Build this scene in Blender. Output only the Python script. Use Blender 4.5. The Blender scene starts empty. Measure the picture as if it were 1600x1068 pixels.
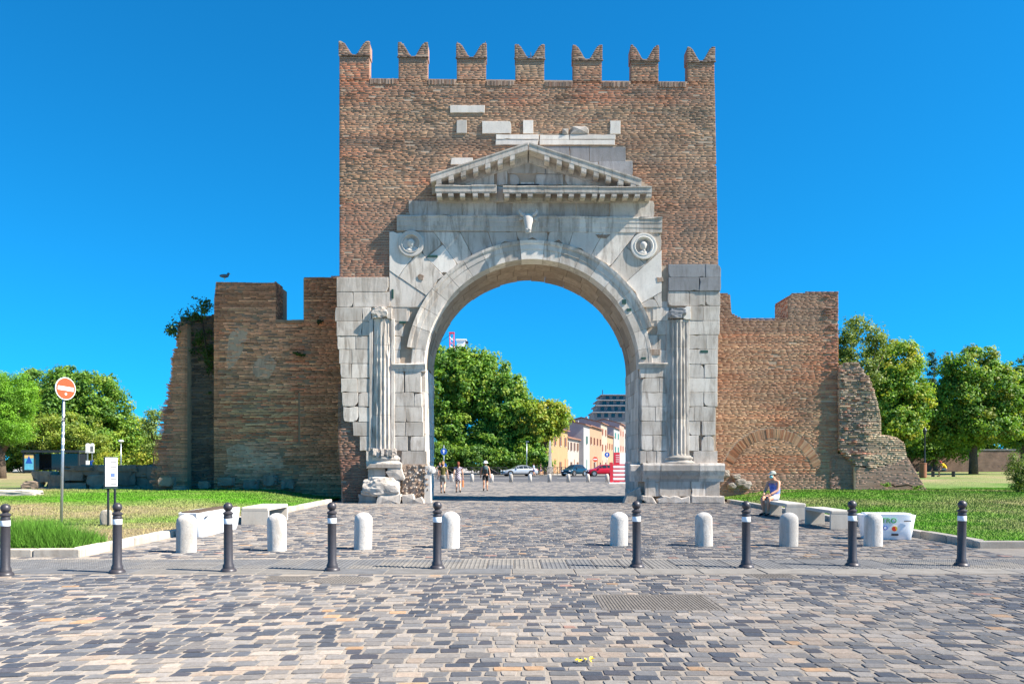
import bpy, bmesh, math, random
import numpy as np
from mathutils import Vector, Matrix, Euler
R = math.radians
SC = bpy.context.scene
COL = SC.collection
rnd = random.Random(7)
nr = np.random.default_rng(7)

# ------------------------------------------------------------------ camera, sky, sun, exposure
FPX, EYE, HOR = 1350.0, 1.6, 724.0          # focal length in photo pixels, eye height, horizon row
cam_d = bpy.data.cameras.new('camera'); cam = bpy.data.objects.new('camera', cam_d); COL.objects.link(cam)
cam.location = (0, 0, EYE); cam.rotation_euler = (R(90), 0, 0)
cam_d.sensor_width = 36; cam_d.lens = 36 * FPX / 1600; cam_d.shift_y = (HOR - 534) / 1600
cam_d.clip_start = .1; cam_d.clip_end = 5000
SC.camera = cam
SUN_AZ, SUN_EL = 17.0, 44.0                 # degrees in front of the facade plane, height above the horizon
sdir = Vector((math.cos(R(SUN_AZ)) * math.cos(R(SUN_EL)), -math.sin(R(SUN_AZ)) * math.cos(R(SUN_EL)), math.sin(R(SUN_EL))))
sun_d = bpy.data.lights.new('sun', 'SUN'); sun_d.energy = 5.0; sun_d.angle = R(.53); sun_d.color = (1, .915, .80)
sun = bpy.data.objects.new('sun', sun_d); COL.objects.link(sun)
sun.rotation_euler = sdir.to_track_quat('Z', 'Y').to_euler()
world = bpy.data.worlds.new('World'); SC.world = world; world.use_nodes = True
wn = world.node_tree; wn.nodes.clear()
sky = wn.nodes.new('ShaderNodeTexSky'); sky.sky_type = 'NISHITA'; sky.sun_disc = False
sky.sun_elevation = R(SUN_EL); sky.sun_rotation = math.atan2(sdir.x, sdir.y)
sky.altitude = 0; sky.air_density = 1.0; sky.dust_density = .25; sky.ozone_density = 3.0
# the deep, dry summer blue: the low, hazy band of the model sky is left out, and its red is filtered down
tc = wn.nodes.new('ShaderNodeTexCoord'); sep = wn.nodes.new('ShaderNodeSeparateXYZ'); mul = wn.nodes.new('ShaderNodeMath'); comb = wn.nodes.new('ShaderNodeCombineXYZ')
mul.operation = 'MULTIPLY_ADD'; mul.inputs[1].default_value = 1.0; mul.inputs[2].default_value = .088; mul.use_clamp = True
wn.links.new(tc.outputs['Generated'], sep.inputs[0]); wn.links.new(sep.outputs[2], mul.inputs[0])
for k in (0, 1): wn.links.new(sep.outputs[k], comb.inputs[k])
wn.links.new(mul.outputs[0], comb.inputs[2]); wn.links.new(comb.outputs[0], sky.inputs['Vector'])
tint = wn.nodes.new('ShaderNodeMix'); tint.data_type = 'RGBA'; tint.blend_type = 'MULTIPLY'; tint.inputs[0].default_value = 1; tint.inputs[7].default_value = (.06, .83, 1.22, 1)
hs = wn.nodes.new('ShaderNodeHueSaturation'); hs.inputs['Saturation'].default_value = 1.0; hs.inputs['Value'].default_value = 1.0
bgn = wn.nodes.new('ShaderNodeBackground'); bgn.inputs['Strength'].default_value = .064
won = wn.nodes.new('ShaderNodeOutputWorld')
wn.links.new(sky.outputs[0], tint.inputs[6]); wn.links.new(tint.outputs[2], hs.inputs['Color']); wn.links.new(hs.outputs[0], bgn.inputs[0]); wn.links.new(bgn.outputs[0], won.inputs[0])
SC.view_settings.view_transform = 'Standard'; SC.view_settings.look = 'None'
SC.view_settings.gamma = 1; SC.view_settings.use_curve_mapping = False
SC.view_settings.exposure = 1.5
SC.cycles.use_denoising = True
SC.cycles.max_bounces = 5; SC.cycles.diffuse_bounces = 3; SC.cycles.glossy_bounces = 2
SC.cycles.transmission_bounces = 4; SC.cycles.transparent_max_bounces = 4

# ------------------------------------------------------------------ helpers
def P(px, py, Y): return ((px - 800) * Y / FPX, Y, EYE + (HOR - py) * Y / FPX)
def GX(px, Y): return (px - 800) * Y / FPX
def GZ(py, Y): return EYE + (HOR - py) * Y / FPX
def tag(o, label=None, cat=None, group=None, kind=None):
    if label: o['label'] = label
    if cat: o['category'] = cat
    if group: o['group'] = group
    if kind: o['kind'] = kind
    return o
def empty(name, loc=(0, 0, 0), rz=0, parent=None):
    o = bpy.data.objects.new(name, None); COL.objects.link(o); o.location = loc; o.rotation_euler = (0, 0, rz)
    o.empty_display_size = .2
    if parent: o.parent = parent
    return o
def link(name, me, mat=None, parent=None, loc=None, rot=None, scale=None):
    o = bpy.data.objects.new(name, me); COL.objects.link(o)
    if mat is not None and me is not None and len(me.materials) == 0: me.materials.append(mat)
    if parent: o.parent = parent
    if loc is not None: o.location = loc
    if rot is not None: o.rotation_euler = rot
    if scale is not None: o.scale = scale
    return o
def mesh(name, verts, faces, smooth=False, cols=None):
    me = bpy.data.meshes.new(name)
    me.from_pydata([tuple(v) for v in verts], [], faces)
    if cols is not None:
        a = me.color_attributes.new('Col', 'FLOAT_COLOR', 'POINT')
        c = np.ones((len(verts), 4), np.float32); c[:, :3] = np.asarray(cols, np.float32)[:, :3]
        a.data.foreach_set('color', c.ravel())
    if smooth: me.polygons.foreach_set('use_smooth', [True] * len(me.polygons))
    me.update()
    return me
def mesh_np(name, V, Fa, cols=None, smooth=False):
    """Fa: (n,k) int array of faces with equal vertex count."""
    me = bpy.data.meshes.new(name)
    V = np.ascontiguousarray(V, np.float32); Fa = np.ascontiguousarray(Fa, np.int32); n, k = Fa.shape
    me.vertices.add(len(V)); me.vertices.foreach_set('co', V.ravel())
    me.loops.add(n * k); me.loops.foreach_set('vertex_index', Fa.ravel())
    me.polygons.add(n); me.polygons.foreach_set('loop_start', np.arange(0, n * k, k, dtype=np.int32))
    me.polygons.foreach_set('loop_total', np.full(n, k, np.int32))
    if smooth: me.polygons.foreach_set('use_smooth', np.ones(n, bool))
    if cols is not None:
        a = me.color_attributes.new('Col', 'FLOAT_COLOR', 'POINT')
        c = np.ones((len(V), 4), np.float32); c[:, :3] = cols
        a.data.foreach_set('color', c.ravel())
    me.update(calc_edges=True); me.validate()
    return me

def _hash(ix, iy, s):
    h = (ix.astype(np.int64) * 374761393 + iy.astype(np.int64) * 668265263 + s * 1274126177) & 0xffffffff
    h = ((h ^ (h >> 13)) * 1103515245) & 0xffffffff
    h = h ^ (h >> 16)
    return (h & 0xffff) / 65535.0
def vnoise(x, y, s=0):
    x = np.asarray(x, float); y = np.asarray(y, float)
    ix = np.floor(x); iy = np.floor(y); fx = x - ix; fy = y - iy
    fx = fx * fx * (3 - 2 * fx); fy = fy * fy * (3 - 2 * fy)
    a = _hash(ix, iy, s); b = _hash(ix + 1, iy, s); c = _hash(ix, iy + 1, s); d = _hash(ix + 1, iy + 1, s)
    return (a * (1 - fx) + b * fx) * (1 - fy) + (c * (1 - fx) + d * fx) * fy
def fnoise(x, y, s=0, o=4):
    t = 0; a = .5; n = 0
    for k in range(o):
        t = t + a * vnoise(np.asarray(x) * 2 ** k, np.asarray(y) * 2 ** k, s + k * 17); n += a; a *= .5
    return t / n

_TMP = bpy.data.scenes.new('workbench')
def bake(ob):
    """evaluate modifiers or text in a scene of its own, return the mesh"""
    _TMP.collection.objects.link(ob); vl = _TMP.view_layers[0]; vl.update()
    me = bpy.data.meshes.new_from_object(ob.evaluated_get(vl.depsgraph)); bpy.data.objects.remove(ob); return me
class MB:
    """collects shapes that become ONE mesh"""
    def __init__(s): s.v = []; s.f = []; s.c = []; s.col = None
    def add(s, vs, fs):
        b = len(s.v); s.v += [tuple(v) for v in vs]; s.f += [tuple(i + b for i in f) for f in fs]
        if s.col is not None: s.c += [s.col] * len(vs)
        return s
    def box(s, x0, x1, y0, y1, z0, z1):
        return s.add([(x0, y0, z0), (x1, y0, z0), (x1, y1, z0), (x0, y1, z0), (x0, y0, z1), (x1, y0, z1), (x1, y1, z1), (x0, y1, z1)],
                     [(0, 3, 2, 1), (4, 5, 6, 7), (0, 1, 5, 4), (1, 2, 6, 5), (2, 3, 7, 6), (3, 0, 4, 7)])
    def bbox(s, x0, x1, y0, y1, z0, z1, c=.01):
        """box with chamfered upright and top edges"""
        return s.prism([(x0 + c, y0), (x1 - c, y0), (x1, y0 + c), (x1, y1 - c), (x1 - c, y1), (x0 + c, y1), (x0, y1 - c), (x0, y0 + c)], z0, z1, c)
    def prism(s, poly, z0, z1, c=0):
        n = len(poly)
        cx = sum(p[0] for p in poly) / n; cy = sum(p[1] for p in poly) / n
        vs = [(x, y, z0) for x, y in poly] + [(x, y, z1 - c) for x, y in poly]
        fs = [tuple(range(n - 1, -1, -1))] + [(i, (i + 1) % n, n + (i + 1) % n, n + i) for i in range(n)]
        if c:
            for x, y in poly:
                d = math.hypot(x - cx, y - cy) or 1
                vs.append((x - (x - cx) / d * c, y - (y - cy) / d * c, z1))
            fs += [(n + i, n + (i + 1) % n, 2 * n + (i + 1) % n, 2 * n + i) for i in range(n)]
            fs.append(tuple(range(2 * n, 3 * n)))
        else: fs.append(tuple(range(n, 2 * n)))
        return s.add(vs, fs)
    def lathe(s, prof, seg=24, cx=0, cy=0, cz=0):
        vs = []; fs = []; n = len(prof)
        for r, z in prof:
            for k in range(seg):
                a = 2 * math.pi * k / seg; vs.append((cx + r * math.cos(a), cy + r * math.sin(a), cz + z))
        for i in range(n - 1):
            for k in range(seg):
                fs.append((i * seg + k, i * seg + (k + 1) % seg, (i + 1) * seg + (k + 1) % seg, (i + 1) * seg + k))
        fs.append(tuple(range(seg - 1, -1, -1))); fs.append(tuple((n - 1) * seg + k for k in range(seg)))
        return s.add(vs, fs)
    def tube(s, pts, rad, seg=8):
        pts = [Vector(p) for p in pts]; vs = []; fs = []; n = len(pts)
        if not isinstance(rad, (list, tuple)): rad = [rad] * n
        up0 = None
        for i, p in enumerate(pts):
            d = (pts[min(i + 1, n - 1)] - pts[max(i - 1, 0)]).normalized()
            if up0 is None: up0 = Vector((0, 0, 1)) if abs(d.z) < .9 else Vector((1, 0, 0))
            a = d.cross(up0).normalized(); b = a.cross(d).normalized(); up0 = b
            for k in range(seg):
                t = 2 * math.pi * k / seg; vs.append(p + (a * math.cos(t) + b * math.sin(t)) * rad[i])
        for i in range(n - 1):
            for k in range(seg):
                fs.append((i * seg + k, i * seg + (k + 1) % seg, (i + 1) * seg + (k + 1) % seg, (i + 1) * seg + k))
        fs.append(tuple(range(seg - 1, -1, -1))); fs.append(tuple((n - 1) * seg + k for k in range(seg)))
        return s.add(vs, fs)
    def sphere(s, c, r, seg=14, rings=9):
        if not isinstance(r, (list, tuple)): r = (r, r, r)
        prof = [(max(1e-4, math.sin(math.pi * i / rings)), -math.cos(math.pi * i / rings)) for i in range(rings + 1)]
        b = len(s.v); s.lathe(prof, seg)
        for i in range(b, len(s.v)):
            x, y, z = s.v[i]; s.v[i] = (c[0] + x * r[0], c[1] + y * r[1], c[2] + z * r[2])
        return s
    def xform(s, M):
        s.v = [tuple(M @ Vector(v)) for v in s.v]; return s
    def build(s, name, mat=None, parent=None, smooth=False, loc=None, rot=None, auto=None):
        me = mesh(name, s.v, s.f, smooth, s.c if s.c else None)
        if auto is not None:
            me.polygons.foreach_set('use_smooth', [True] * len(me.polygons))
            bm = bmesh.new(); bm.from_mesh(me)
            for e in bm.edges:
                if len(e.link_faces) == 2 and e.calc_face_angle(0) > R(auto): e.smooth = False
            bm.to_mesh(me); bm.free()
        return link(name, me, mat, parent, loc, rot)

# ------------------------------------------------------------------ materials
def nmat(name):
    m = bpy.data.materials.new(name); m.use_nodes = True; nt = m.node_tree
    b = nt.nodes['Principled BSDF']; b.inputs['Roughness'].default_value = .85
    b.inputs['Specular IOR Level'].default_value = .3
    return m, nt, b
def N(nt, t, **kw):
    n = nt.nodes.new(t)
    for k, v in kw.items():
        if k in n.inputs: n.inputs[k].default_value = v
        else: setattr(n, k, v)
    return n
def mix(nt, fac, a, b, mode='MIX'):
    n = nt.nodes.new('ShaderNodeMix'); n.data_type = 'RGBA'; n.blend_type = mode
    for s, v in ((n.inputs[0], fac), (n.inputs[6], a), (n.inputs[7], b)):
        if hasattr(v, 'is_linked'): nt.links.new(v, s)
        elif isinstance(v, (tuple, list)): s.default_value = (*v[:3], 1)
        else: s.default_value = v
    return n.outputs[2]
def ramp(nt, v, pts):
    n = nt.nodes.new('ShaderNodeValToRGB'); nt.links.new(v, n.inputs[0]); e = n.color_ramp.elements
    while len(e) < len(pts): e.new(.5)
    for k, (p, c) in enumerate(pts):
        e[k].position = p; e[k].color = (*c[:3], 1) if isinstance(c, (tuple, list)) else (c, c, c, 1)
    return n.outputs[0]
def pos(nt, scale=(1, 1, 1), obj=False):
    if obj: src = N(nt, 'ShaderNodeTexCoord').outputs['Object']
    else: src = N(nt, 'ShaderNodeNewGeometry').outputs['Position']
    m = nt.nodes.new('ShaderNodeMapping'); m.inputs['Scale'].default_value = scale
    nt.links.new(src, m.inputs[0]); return m.outputs[0]
def noise(nt, vec, sc, det=6, rough=.6, dist=0):
    n = N(nt, 'ShaderNodeTexNoise'); n.inputs['Scale'].default_value = sc; n.inputs['Detail'].default_value = det
    n.inputs['Roughness'].default_value = rough; n.inputs['Distortion'].default_value = dist
    nt.links.new(vec, n.inputs['Vector']); return n.outputs[0]
def bump(nt, b, h, strength=.5, dist=.02):
    n = N(nt, 'ShaderNodeBump'); n.inputs['Strength'].default_value = strength; n.inputs['Distance'].default_value = dist
    nt.links.new(h, n.inputs['Height']); nt.links.new(n.outputs[0], b.inputs['Normal'])
def setc(nt, b, v):
    if hasattr(v, 'is_linked'): nt.links.new(v, b.inputs['Base Color'])
    else: b.inputs['Base Color'].default_value = (*v[:3], 1)
M = {}
def plain(key, c, rough=.7, metal=0, spec=.3, var=.15, sc=6, bmp=0, emit=None):
    m, nt, b = nmat(key)
    p = pos(nt, obj=True); n = noise(nt, p, sc, 5, .65)
    f = ramp(nt, n, [(.3, 1 - var), (.7, 1 + var)])
    setc(nt, b, mix(nt, 1.0, c, f, 'MULTIPLY'))
    b.inputs['Roughness'].default_value = rough; b.inputs['Metallic'].default_value = metal; b.inputs['Specular IOR Level'].default_value = spec
    if bmp: bump(nt, b, noise(nt, p, sc * 6, 5, .7), bmp, .01)
    M[key] = m; return m
def vcol(key, rough=.9, var=.25, sc=14, bmp=.6, bsc=30, bd=.012, dr=1.0, spec=.2, dust=None):
    """base colour per piece from the mesh's colour attribute, grain from noise"""
    m, nt, b = nmat(key)
    a = N(nt, 'ShaderNodeAttribute'); a.attribute_name = 'Col'
    p = pos(nt); n = noise(nt, p, sc, 6, .7)
    f = ramp(nt, n, [(.25, 1 - var), (.75, 1 + var)])
    cc = mix(nt, 1.0, a.outputs['Color'], f, 'MULTIPLY')
    if dust: cc = mix(nt, ramp(nt, noise(nt, p, 2.6, 8, .72, .5), [(.46, 0.0), (.70, .62)]), cc, dust)
    setc(nt, b, cc)
    b.inputs['Roughness'].default_value = rough; b.inputs['Specular IOR Level'].default_value = spec
    b.inputs['Diffuse Roughness'].default_value = dr
    if bmp: bump(nt, b, noise(nt, p, bsc, 5, .7), bmp, bd)
    M[key] = m; return m

def marble(key, c1, c2, stain, amount=.5, bstr=.5, bscale=9):
    m, nt, b = nmat(key)
    p = pos(nt); oi = N(nt, 'ShaderNodeObjectInfo')
    big = noise(nt, p, 1.3, 5, .6, .4)
    base = mix(nt, ramp(nt, big, [(.35, 0.0), (.65, 1.0)]), c1, c2)
    tone = ramp(nt, oi.outputs['Random'], [(0, .70), (.35, .90), (.7, 1.0), (1, 1.10)])
    base = mix(nt, 1.0, base, tone, 'MULTIPLY')
    # run-off streaks, stretched down the stone, and pitted lichen specks
    st = noise(nt, pos(nt, (2.2, 2.2, .35)), 2.0, 6, .68, .6)
    base = mix(nt, ramp(nt, st, [(.47, 0.0), (.66, amount)]), base, stain)
    sp = noise(nt, p, 22, 5, .75)
    base = mix(nt, ramp(nt, sp, [(.55, 0.0), (.75, .45)]), base, tuple(x * .5 for x in stain))
    setc(nt, b, base)
    b.inputs['Roughness'].default_value = .8; b.inputs['Diffuse Roughness'].default_value = 1.0
    hgt = mix(nt, .45, noise(nt, p, bscale, 8, .7), noise(nt, p, bscale * 5, 4, .7))
    bump(nt, b, hgt, bstr, .02)
    M[key] = m; return m
marble('marble', (.71, .65, .58), (.59, .525, .45), (.27, .22, .175), .75, .5)
marble('marble_clean', (.75, .70, .635), (.66, .605, .54), (.36, .33, .30), .3, .3)
marble('marble_grey', (.36, .36, .37), (.29, .29, .295), (.17, .16, .155), .6, .8)
marble('marble_rough', (.63, .57, .505), (.50, .435, .37), (.24, .20, .16), .6, 1.0, 5)
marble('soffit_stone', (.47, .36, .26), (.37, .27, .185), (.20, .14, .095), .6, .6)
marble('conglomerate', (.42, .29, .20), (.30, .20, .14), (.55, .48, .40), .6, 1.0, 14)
marble('bench_stone', (.60, .55, .48), (.54, .49, .42), (.40, .35, .29), .4, .25, 14)
marble('bollard_stone', (.74, .70, .645), (.65, .605, .545), (.34, .30, .255), .6, 1.0, 18)
marble('kerb_stone', (.50, .455, .39), (.42, .37, .31), (.24, .20, .165), .5, .5, 8)
marble('rock', (.40, .30, .22), (.26, .19, .14), (.12, .09, .07), .5, 1.0, 4)
vcol('brick', var=.25, sc=3.5, bmp=.25, bsc=30, bd=.010)
vcol('sett', var=.30, sc=20, bmp=.6, bsc=26, bd=.012, rough=.75, spec=.4)
vcol('grass', var=.0, sc=3, bmp=0, rough=.9, dr=0)
def mortar(key, c1, c2, sc=3):
    m, nt, b = nmat(key); p = pos(nt)
    setc(nt, b, mix(nt, ramp(nt, noise(nt, p, sc, 6, .7), [(.35, 0), (.65, 1.0)]), c1, c2))
    b.inputs['Diffuse Roughness'].default_value = 1.0
    bump(nt, b, noise(nt, p, 18, 6, .75), .5, .012); M[key] = m
mortar('mortar', (.49, .39, .295), (.36, .27, .195), 1.2)
mortar('mortar_dark', (.46, .29, .175), (.30, .185, .115))
mortar('sand_joint', (.27, .235, .195), (.20, .172, .145), 5)
# side walls nobody meets face-on: bricks by pattern only
def brickpat(key, c1, c2, mo, sc=1.0):
    m, nt, b = nmat(key)
    g = N(nt, 'ShaderNodeNewGeometry'); sx = N(nt, 'ShaderNodeSeparateXYZ'); nt.links.new(g.outputs['Position'], sx.inputs[0])
    ad = N(nt, 'ShaderNodeMath', operation='ADD'); nt.links.new(sx.outputs[0], ad.inputs[0]); nt.links.new(sx.outputs[1], ad.inputs[1])
    cx = N(nt, 'ShaderNodeCombineXYZ'); nt.links.new(ad.outputs[0], cx.inputs[0]); nt.links.new(sx.outputs[2], cx.inputs[1])
    t = N(nt, 'ShaderNodeTexBrick'); nt.links.new(cx.outputs[0], t.inputs['Vector'])
    t.inputs['Scale'].default_value = sc; t.inputs['Brick Width'].default_value = .28; t.inputs['Row Height'].default_value = .078
    t.inputs['Mortar Size'].default_value = .008; t.inputs['Color1'].default_value = (*c1, 1); t.inputs['Color2'].default_value = (*c2, 1); t.inputs['Mortar'].default_value = (*mo, 1)
    f = ramp(nt, noise(nt, g.outputs['Position'], 1.2, 6, .7), [(.3, .6), (.7, 1.25)])
    setc(nt, b, mix(nt, 1.0, t.outputs['Color'], f, 'MULTIPLY')); bump(nt, b, t.outputs['Fac'], -.6, .02); M[key] = m
brickpat('brick_pattern', (.33, .18, .12), (.25, .13, .09), (.36, .30, .25))
brickpat('brick_far', (.20, .12, .085), (.14, .085, .065), (.20, .16, .13))
plain('bollard_iron', (.055, .05, .055), .42, .3, .5, .12, 30, .08)
plain('reflective_band', (.72, .76, .78), .35, 0, .5, .04)
plain('white_fibreglass', (.80, .82, .84), .28, 0, .5, .03)
plain('pole_steel', (.38, .42, .46), .38, .7, .5, .1, 12)
plain('sign_red', (.72, .075, .02), .35, 0, .5, .04)
plain('sign_white', (.82, .82, .80), .4, 0, .5, .04)
plain('sign_blue', (.015, .09, .42), .35, 0, .5, .05)
plain('sign_back', (.30, .31, .33), .45, .6)
plain('print_dark', (.05, .05, .06), .6)
plain('print_blue', (.10, .16, .50), .6)
plain('print_red', (.70, .05, .03), .5)
plain('print_yellow', (.80, .52, .04), .5)
plain('print_green', (.05, .36, .06), .5)
plain('cast_iron', (.15, .135, .12), .75, .15, .3, .3, 14, .4)
plain('asphalt', (.085, .085, .09), .9, 0, .2, .15, 3, .2)
plain('paint_white', (.72, .72, .70), .7, 0, .3, .1)
plain('bark', (.10, .075, .055), .95, 0, .1, .35, 10, 1.0)
plain('dark_metal', (.035, .045, .05), .45, .4)
plain('green_bronze', (.03, .075, .06), .55, .5)
plain('car_tyre', (.02, .02, .02), .85); plain('car_rim', (.42, .43, .45), .3, .8)
plain('car_glass', (.015, .02, .025), .06, 0, .7, .02); plain('lamp_glass', (.7, .72, .74), .12, 0, .6, .02)
plain('skin', (.50, .27, .175), .55, 0, .35, .08); plain('skin_pale', (.58, .36, .26), .55, 0, .35, .08)
plain('poster', (.12, .45, .62), .4); plain('poster_warm', (.75, .50, .18), .4)
plain('yellow_petal', (.85, .62, .03), .5)
plain('plaza_concrete', (.275, .265, .25), .85, 0, .25, .12, 5, .3)
plain('pavement_grey', (.30, .285, .265), .9, 0, .2, .12, 2, .2)
marble('plaster', (.72, .47, .31), (.58, .37, .24), (.38, .23, .15), .7, .7, 6)
plain('bird_white', (.62, .62, .62), .7); plain('bird_grey', (.13, .14, .16), .7)
# ------------------------------------------------------------------ ground
KL, KR = -7.42, 8.85            # kerb lines of the two lawns
YL, YR = 15.05, 16.60           # lawn corners towards the street
def lawn_z(X, Y):
    Y = np.asarray(Y, float)
    t = np.clip((Y - 18) / 22, 0, 1); t = t * t * (3 - 2 * t)
    X = np.asarray(X, float); d = np.where(X < 0, KL - .21 - X, X - KR - .21); d = np.clip(d / 3.2, 0, 1); d = d * d * (3 - 2 * d); d = np.where(Y > 40, 1, d)
    e = np.clip(np.minimum(d, np.clip((Y - np.where(X < 0, YL, YR)) / 2, 0, 1)) + 0, 0, 1)
    return .105 + .33 * t * d + np.clip((Y - 42) / 45, 0, 1) * .28 + (fnoise(X * .45, Y * .45, 3) - .5) * .07 * e
def dry(X, Y):
    X = np.asarray(X, float); Y = np.asarray(Y, float)
    n = fnoise(X * .22, Y * .16, 11) * .6 + fnoise(X * .9, Y * .9, 12) * .4
    left = .52 + .42 * np.exp(-((Y - 18.5) / 1.9) ** 2) + .36 * np.exp(-((Y - 25.5) / 2.6) ** 2) - .5 * np.clip((Y - 27.5) / 3, 0, 1) * np.clip((X + 22) / 6, 0, 1) * np.clip((-Y + 40), 0, 1) \
        + .3 * np.clip((Y - 40) / 10, 0, 1)
    right = .05 + .5 * np.clip((Y - 42) / 8, 0, 1) + .45 * np.exp(-((Y - 37.5) / .8) ** 2) + .30 * np.exp(-((Y - 29) / 1.8) ** 2) + .35 * np.exp(-((Y - 34) / 2) ** 2) * np.exp(-((X - 10) / 2.2) ** 2)
    return np.clip(np.where(X < 0, left, right) + (n - .5) * 2.0, 0, 1)
GREEN, LUSH, TAN = np.array((.085, .17, .02)), np.array((.095, .245, .014)), np.array((.30, .235, .125))
def lawn_col(X, Y, jit=None):
    d = dry(X, Y)[..., None]; l = np.clip(fnoise(np.asarray(X) * .35, np.asarray(Y) * .35, 31) * 2 - .5, 0, 1)[..., None]
    g = GREEN * (1 - l) + LUSH * l
    return g * (1 - d) + TAN * d

def sheet(name, x0, x1, y0, y1, z, mat, kind='structure'):
    return tag(MB().add([(x0, y0, z), (x1, y0, z), (x1, y1, z), (x0, y1, z)], [(0, 1, 2, 3)]).build(name, mat), kind=kind)
sheet('ground', -1500, 1500, -200, 3000, -.06, M['pavement_grey'])
# paved square beyond the reach of single stones: the pattern is in the material
def far_setts():
    m, nt, b = nmat('far_setts'); p = pos(nt)
    v = N(nt, 'ShaderNodeTexVoronoi'); v.inputs['Scale'].default_value = 3.0; nt.links.new(pos(nt, (1.3, .6, 1)), v.inputs['Vector'])
    hv = N(nt, 'ShaderNodeSeparateColor'); nt.links.new(v.outputs['Color'], hv.inputs[0])
    c = ramp(nt, hv.outputs[0], [(0, (.07, .073, .08)), (.35, (.13, .124, .118)), (.7, (.20, .18, .16)), (1, (.24, .21, .18))])
    big = ramp(nt, noise(nt, p, .35, 5, .6), [(.3, .86), (.7, 1.12)])
    setc(nt, b, mix(nt, 1.0, c, big, 'MULTIPLY')); bump(nt, b, hv.outputs[1], .5, .02); M['far_setts'] = m
far_setts()
sheet('paved_square', -24, 24, 35.9, 78.0, -.004, M['far_setts'])
sheet('road', -40, 60, 78.0, 117.0, -.012, M['asphalt'])
for i, (a, b_) in enumerate(((-40, -8), (-6, 3), (5, 60))):
    sheet('road_marking', a, b_, 95.0, 95.5, -.004, M['paint_white'])
sheet('pavement', -60, 80, 117.0, 132.0, .05, M['pavement_grey'])

# setts: rows that bend across the street
def bend(x): return .03 * x - .016 * x * x
SETT = []      # (verts13, colour, distance)
def sett_cols(n_, dark):
    r = rnd.random()
    if r < dark: b = rnd.choice(((.044, .050, .064), (.056, .061, .074), (.075, .078, .088), (.052, .052, .062)))
    elif r < dark + .33: b = rnd.choice(((.135, .125, .118), (.170, .156, .145), (.118, .115, .115)))
    elif r < .985: b = rnd.choice(((.235, .205, .176), (.265, .228, .192), (.205, .186, .168), (.265, .21, .165)))
    else: b = rnd.choice(((.30, .19, .11), (.27, .16, .125)))
    k = rnd.uniform(.82, 1.14)
    return (b[0] * k, b[1] * k, b[2] * k)
def holes(x, y):
    for (hx0, hx1, hy0, hy1) in COVERS:
        if hx0 < x < hx1 and hy0 < y < hy1: return True
    return False
COVERS = [(1.0, 2.36, 9.43, 10.55), (-2.71, -1.78, 11.55, 12.25), (-3.5, -2.78, 11.75, 12.35), (3.35, 4.05, 12.05, 12.55), (4.75, 5.5, 14.35, 14.7)]
def lay(y0, y1, xlim, rowh, w0, w1, dark, curved=True, seed=1, gap=.011, tanbias=0):
    rr = random.Random(seed); y = y0 - 1.5
    while y < y1 + 2.5:
        h = rowh * rr.uniform(.78, 1.2)
        x = -xlim(y1) - rr.random() * w1
        while x < xlim(y1):
            w = rr.uniform(w0, w1)
            cx = x + w / 2; yy = y + h / 2 + (bend(cx) if curved else .004 * cx)
            if y0 + h * .45 < yy < y1 - h * .45 and abs(cx) < xlim(yy) and not holes(cx, yy):
                if KL + .02 + w / 2 < cx < KR - .02 - w / 2 or yy < YL - .25:
                    if not (cx > KR - w / 2 - .02 and yy > YR - .25):
                        SETT.append((x, y, w, h, curved, gap, fnoise(cx * .3, yy * .3, 5), dark))
            x += w
        y += h
lay(5.6, 12.52, lambda y: .64 * y + .7, .165, .13, .26, .40, True, 3)
lay(14.62, 35.9, lambda y: min(.64 * y + .5, 9.6), .165, .14, .27, .30, True, 4)
sv, sf_, sc_, near = [], [], [], []
SQ = [(0, 3, 2, 1)]
def sett_geo(s):
    x, y, w, h, curved, g, n_, dark = s
    k = (n_ - .5) * 1.1
    c = sett_cols(n_, min(.8, max(.06, dark + k)))
    pts = []
    for (u, v) in ((x + g, y + g), (x + w - g, y + g), (x + w - g, y + h - g), (x + g, y + h - g)):
        u += rnd.uniform(-.013, .013); v += rnd.uniform(-.012, .012)
        pts.append((u, v + (bend(u) if curved else .004 * u)))
    mx = sum(p[0] for p in pts) / 4; my = sum(p[1] for p in pts) / 4
    zt = rnd.uniform(-.002, .004); tx = rnd.uniform(-.012, .012); ty = rnd.uniform(-.012, .012)
    # eight-cornered outline: the corners of old setts are worn round
    ring = []
    for i in range(4):
        a = pts[i - 1]; b = pts[i]; c2 = pts[(i + 1) % 4]; q = rnd.uniform(.03, .12)
        ring.append((b[0] + (a[0] - b[0]) * q, b[1] + (a[1] - b[1]) * q)); ring.append((b[0] + (c2[0] - b[0]) * q, b[1] + (c2[1] - b[1]) * q))
    hz = lambda px, py: zt + (px - mx) * tx + (py - my) * ty
    vs = [(px, py, -.045) for px, py in ring] + [(px, py, hz(px, py) - .007) for px, py in ring]
    vs += [(mx + (px - mx) * .93, my + (py - my) * .93, hz(px, py)) for px, py in ring]
    fs = [(i, (i + 1) % 8, 8 + (i + 1) % 8, 8 + i) for i in range(8)] + [(8 + i, 8 + (i + 1) % 8, 16 + (i + 1) % 8, 16 + i) for i in range(8)] + [tuple(range(16, 24))]
    return vs, fs, c, my
street = sheet('cobbled_street', -14, 14, 4.0, 12.55, -.0055, M['sand_joint'])
square = sheet('cobbled_forecourt', -14, 14, 12.55, 36.0, -.0055, M['sand_joint'])
near_s = sorted([s for s in SETT if s[1] < 13 and abs(s[0] + s[2] / 2) < .60 * (s[1] + bend(s[0]))], key=lambda s: s[1] + bend(s[0]))[:300]
ids = {id(s) for s in near_s}
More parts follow.
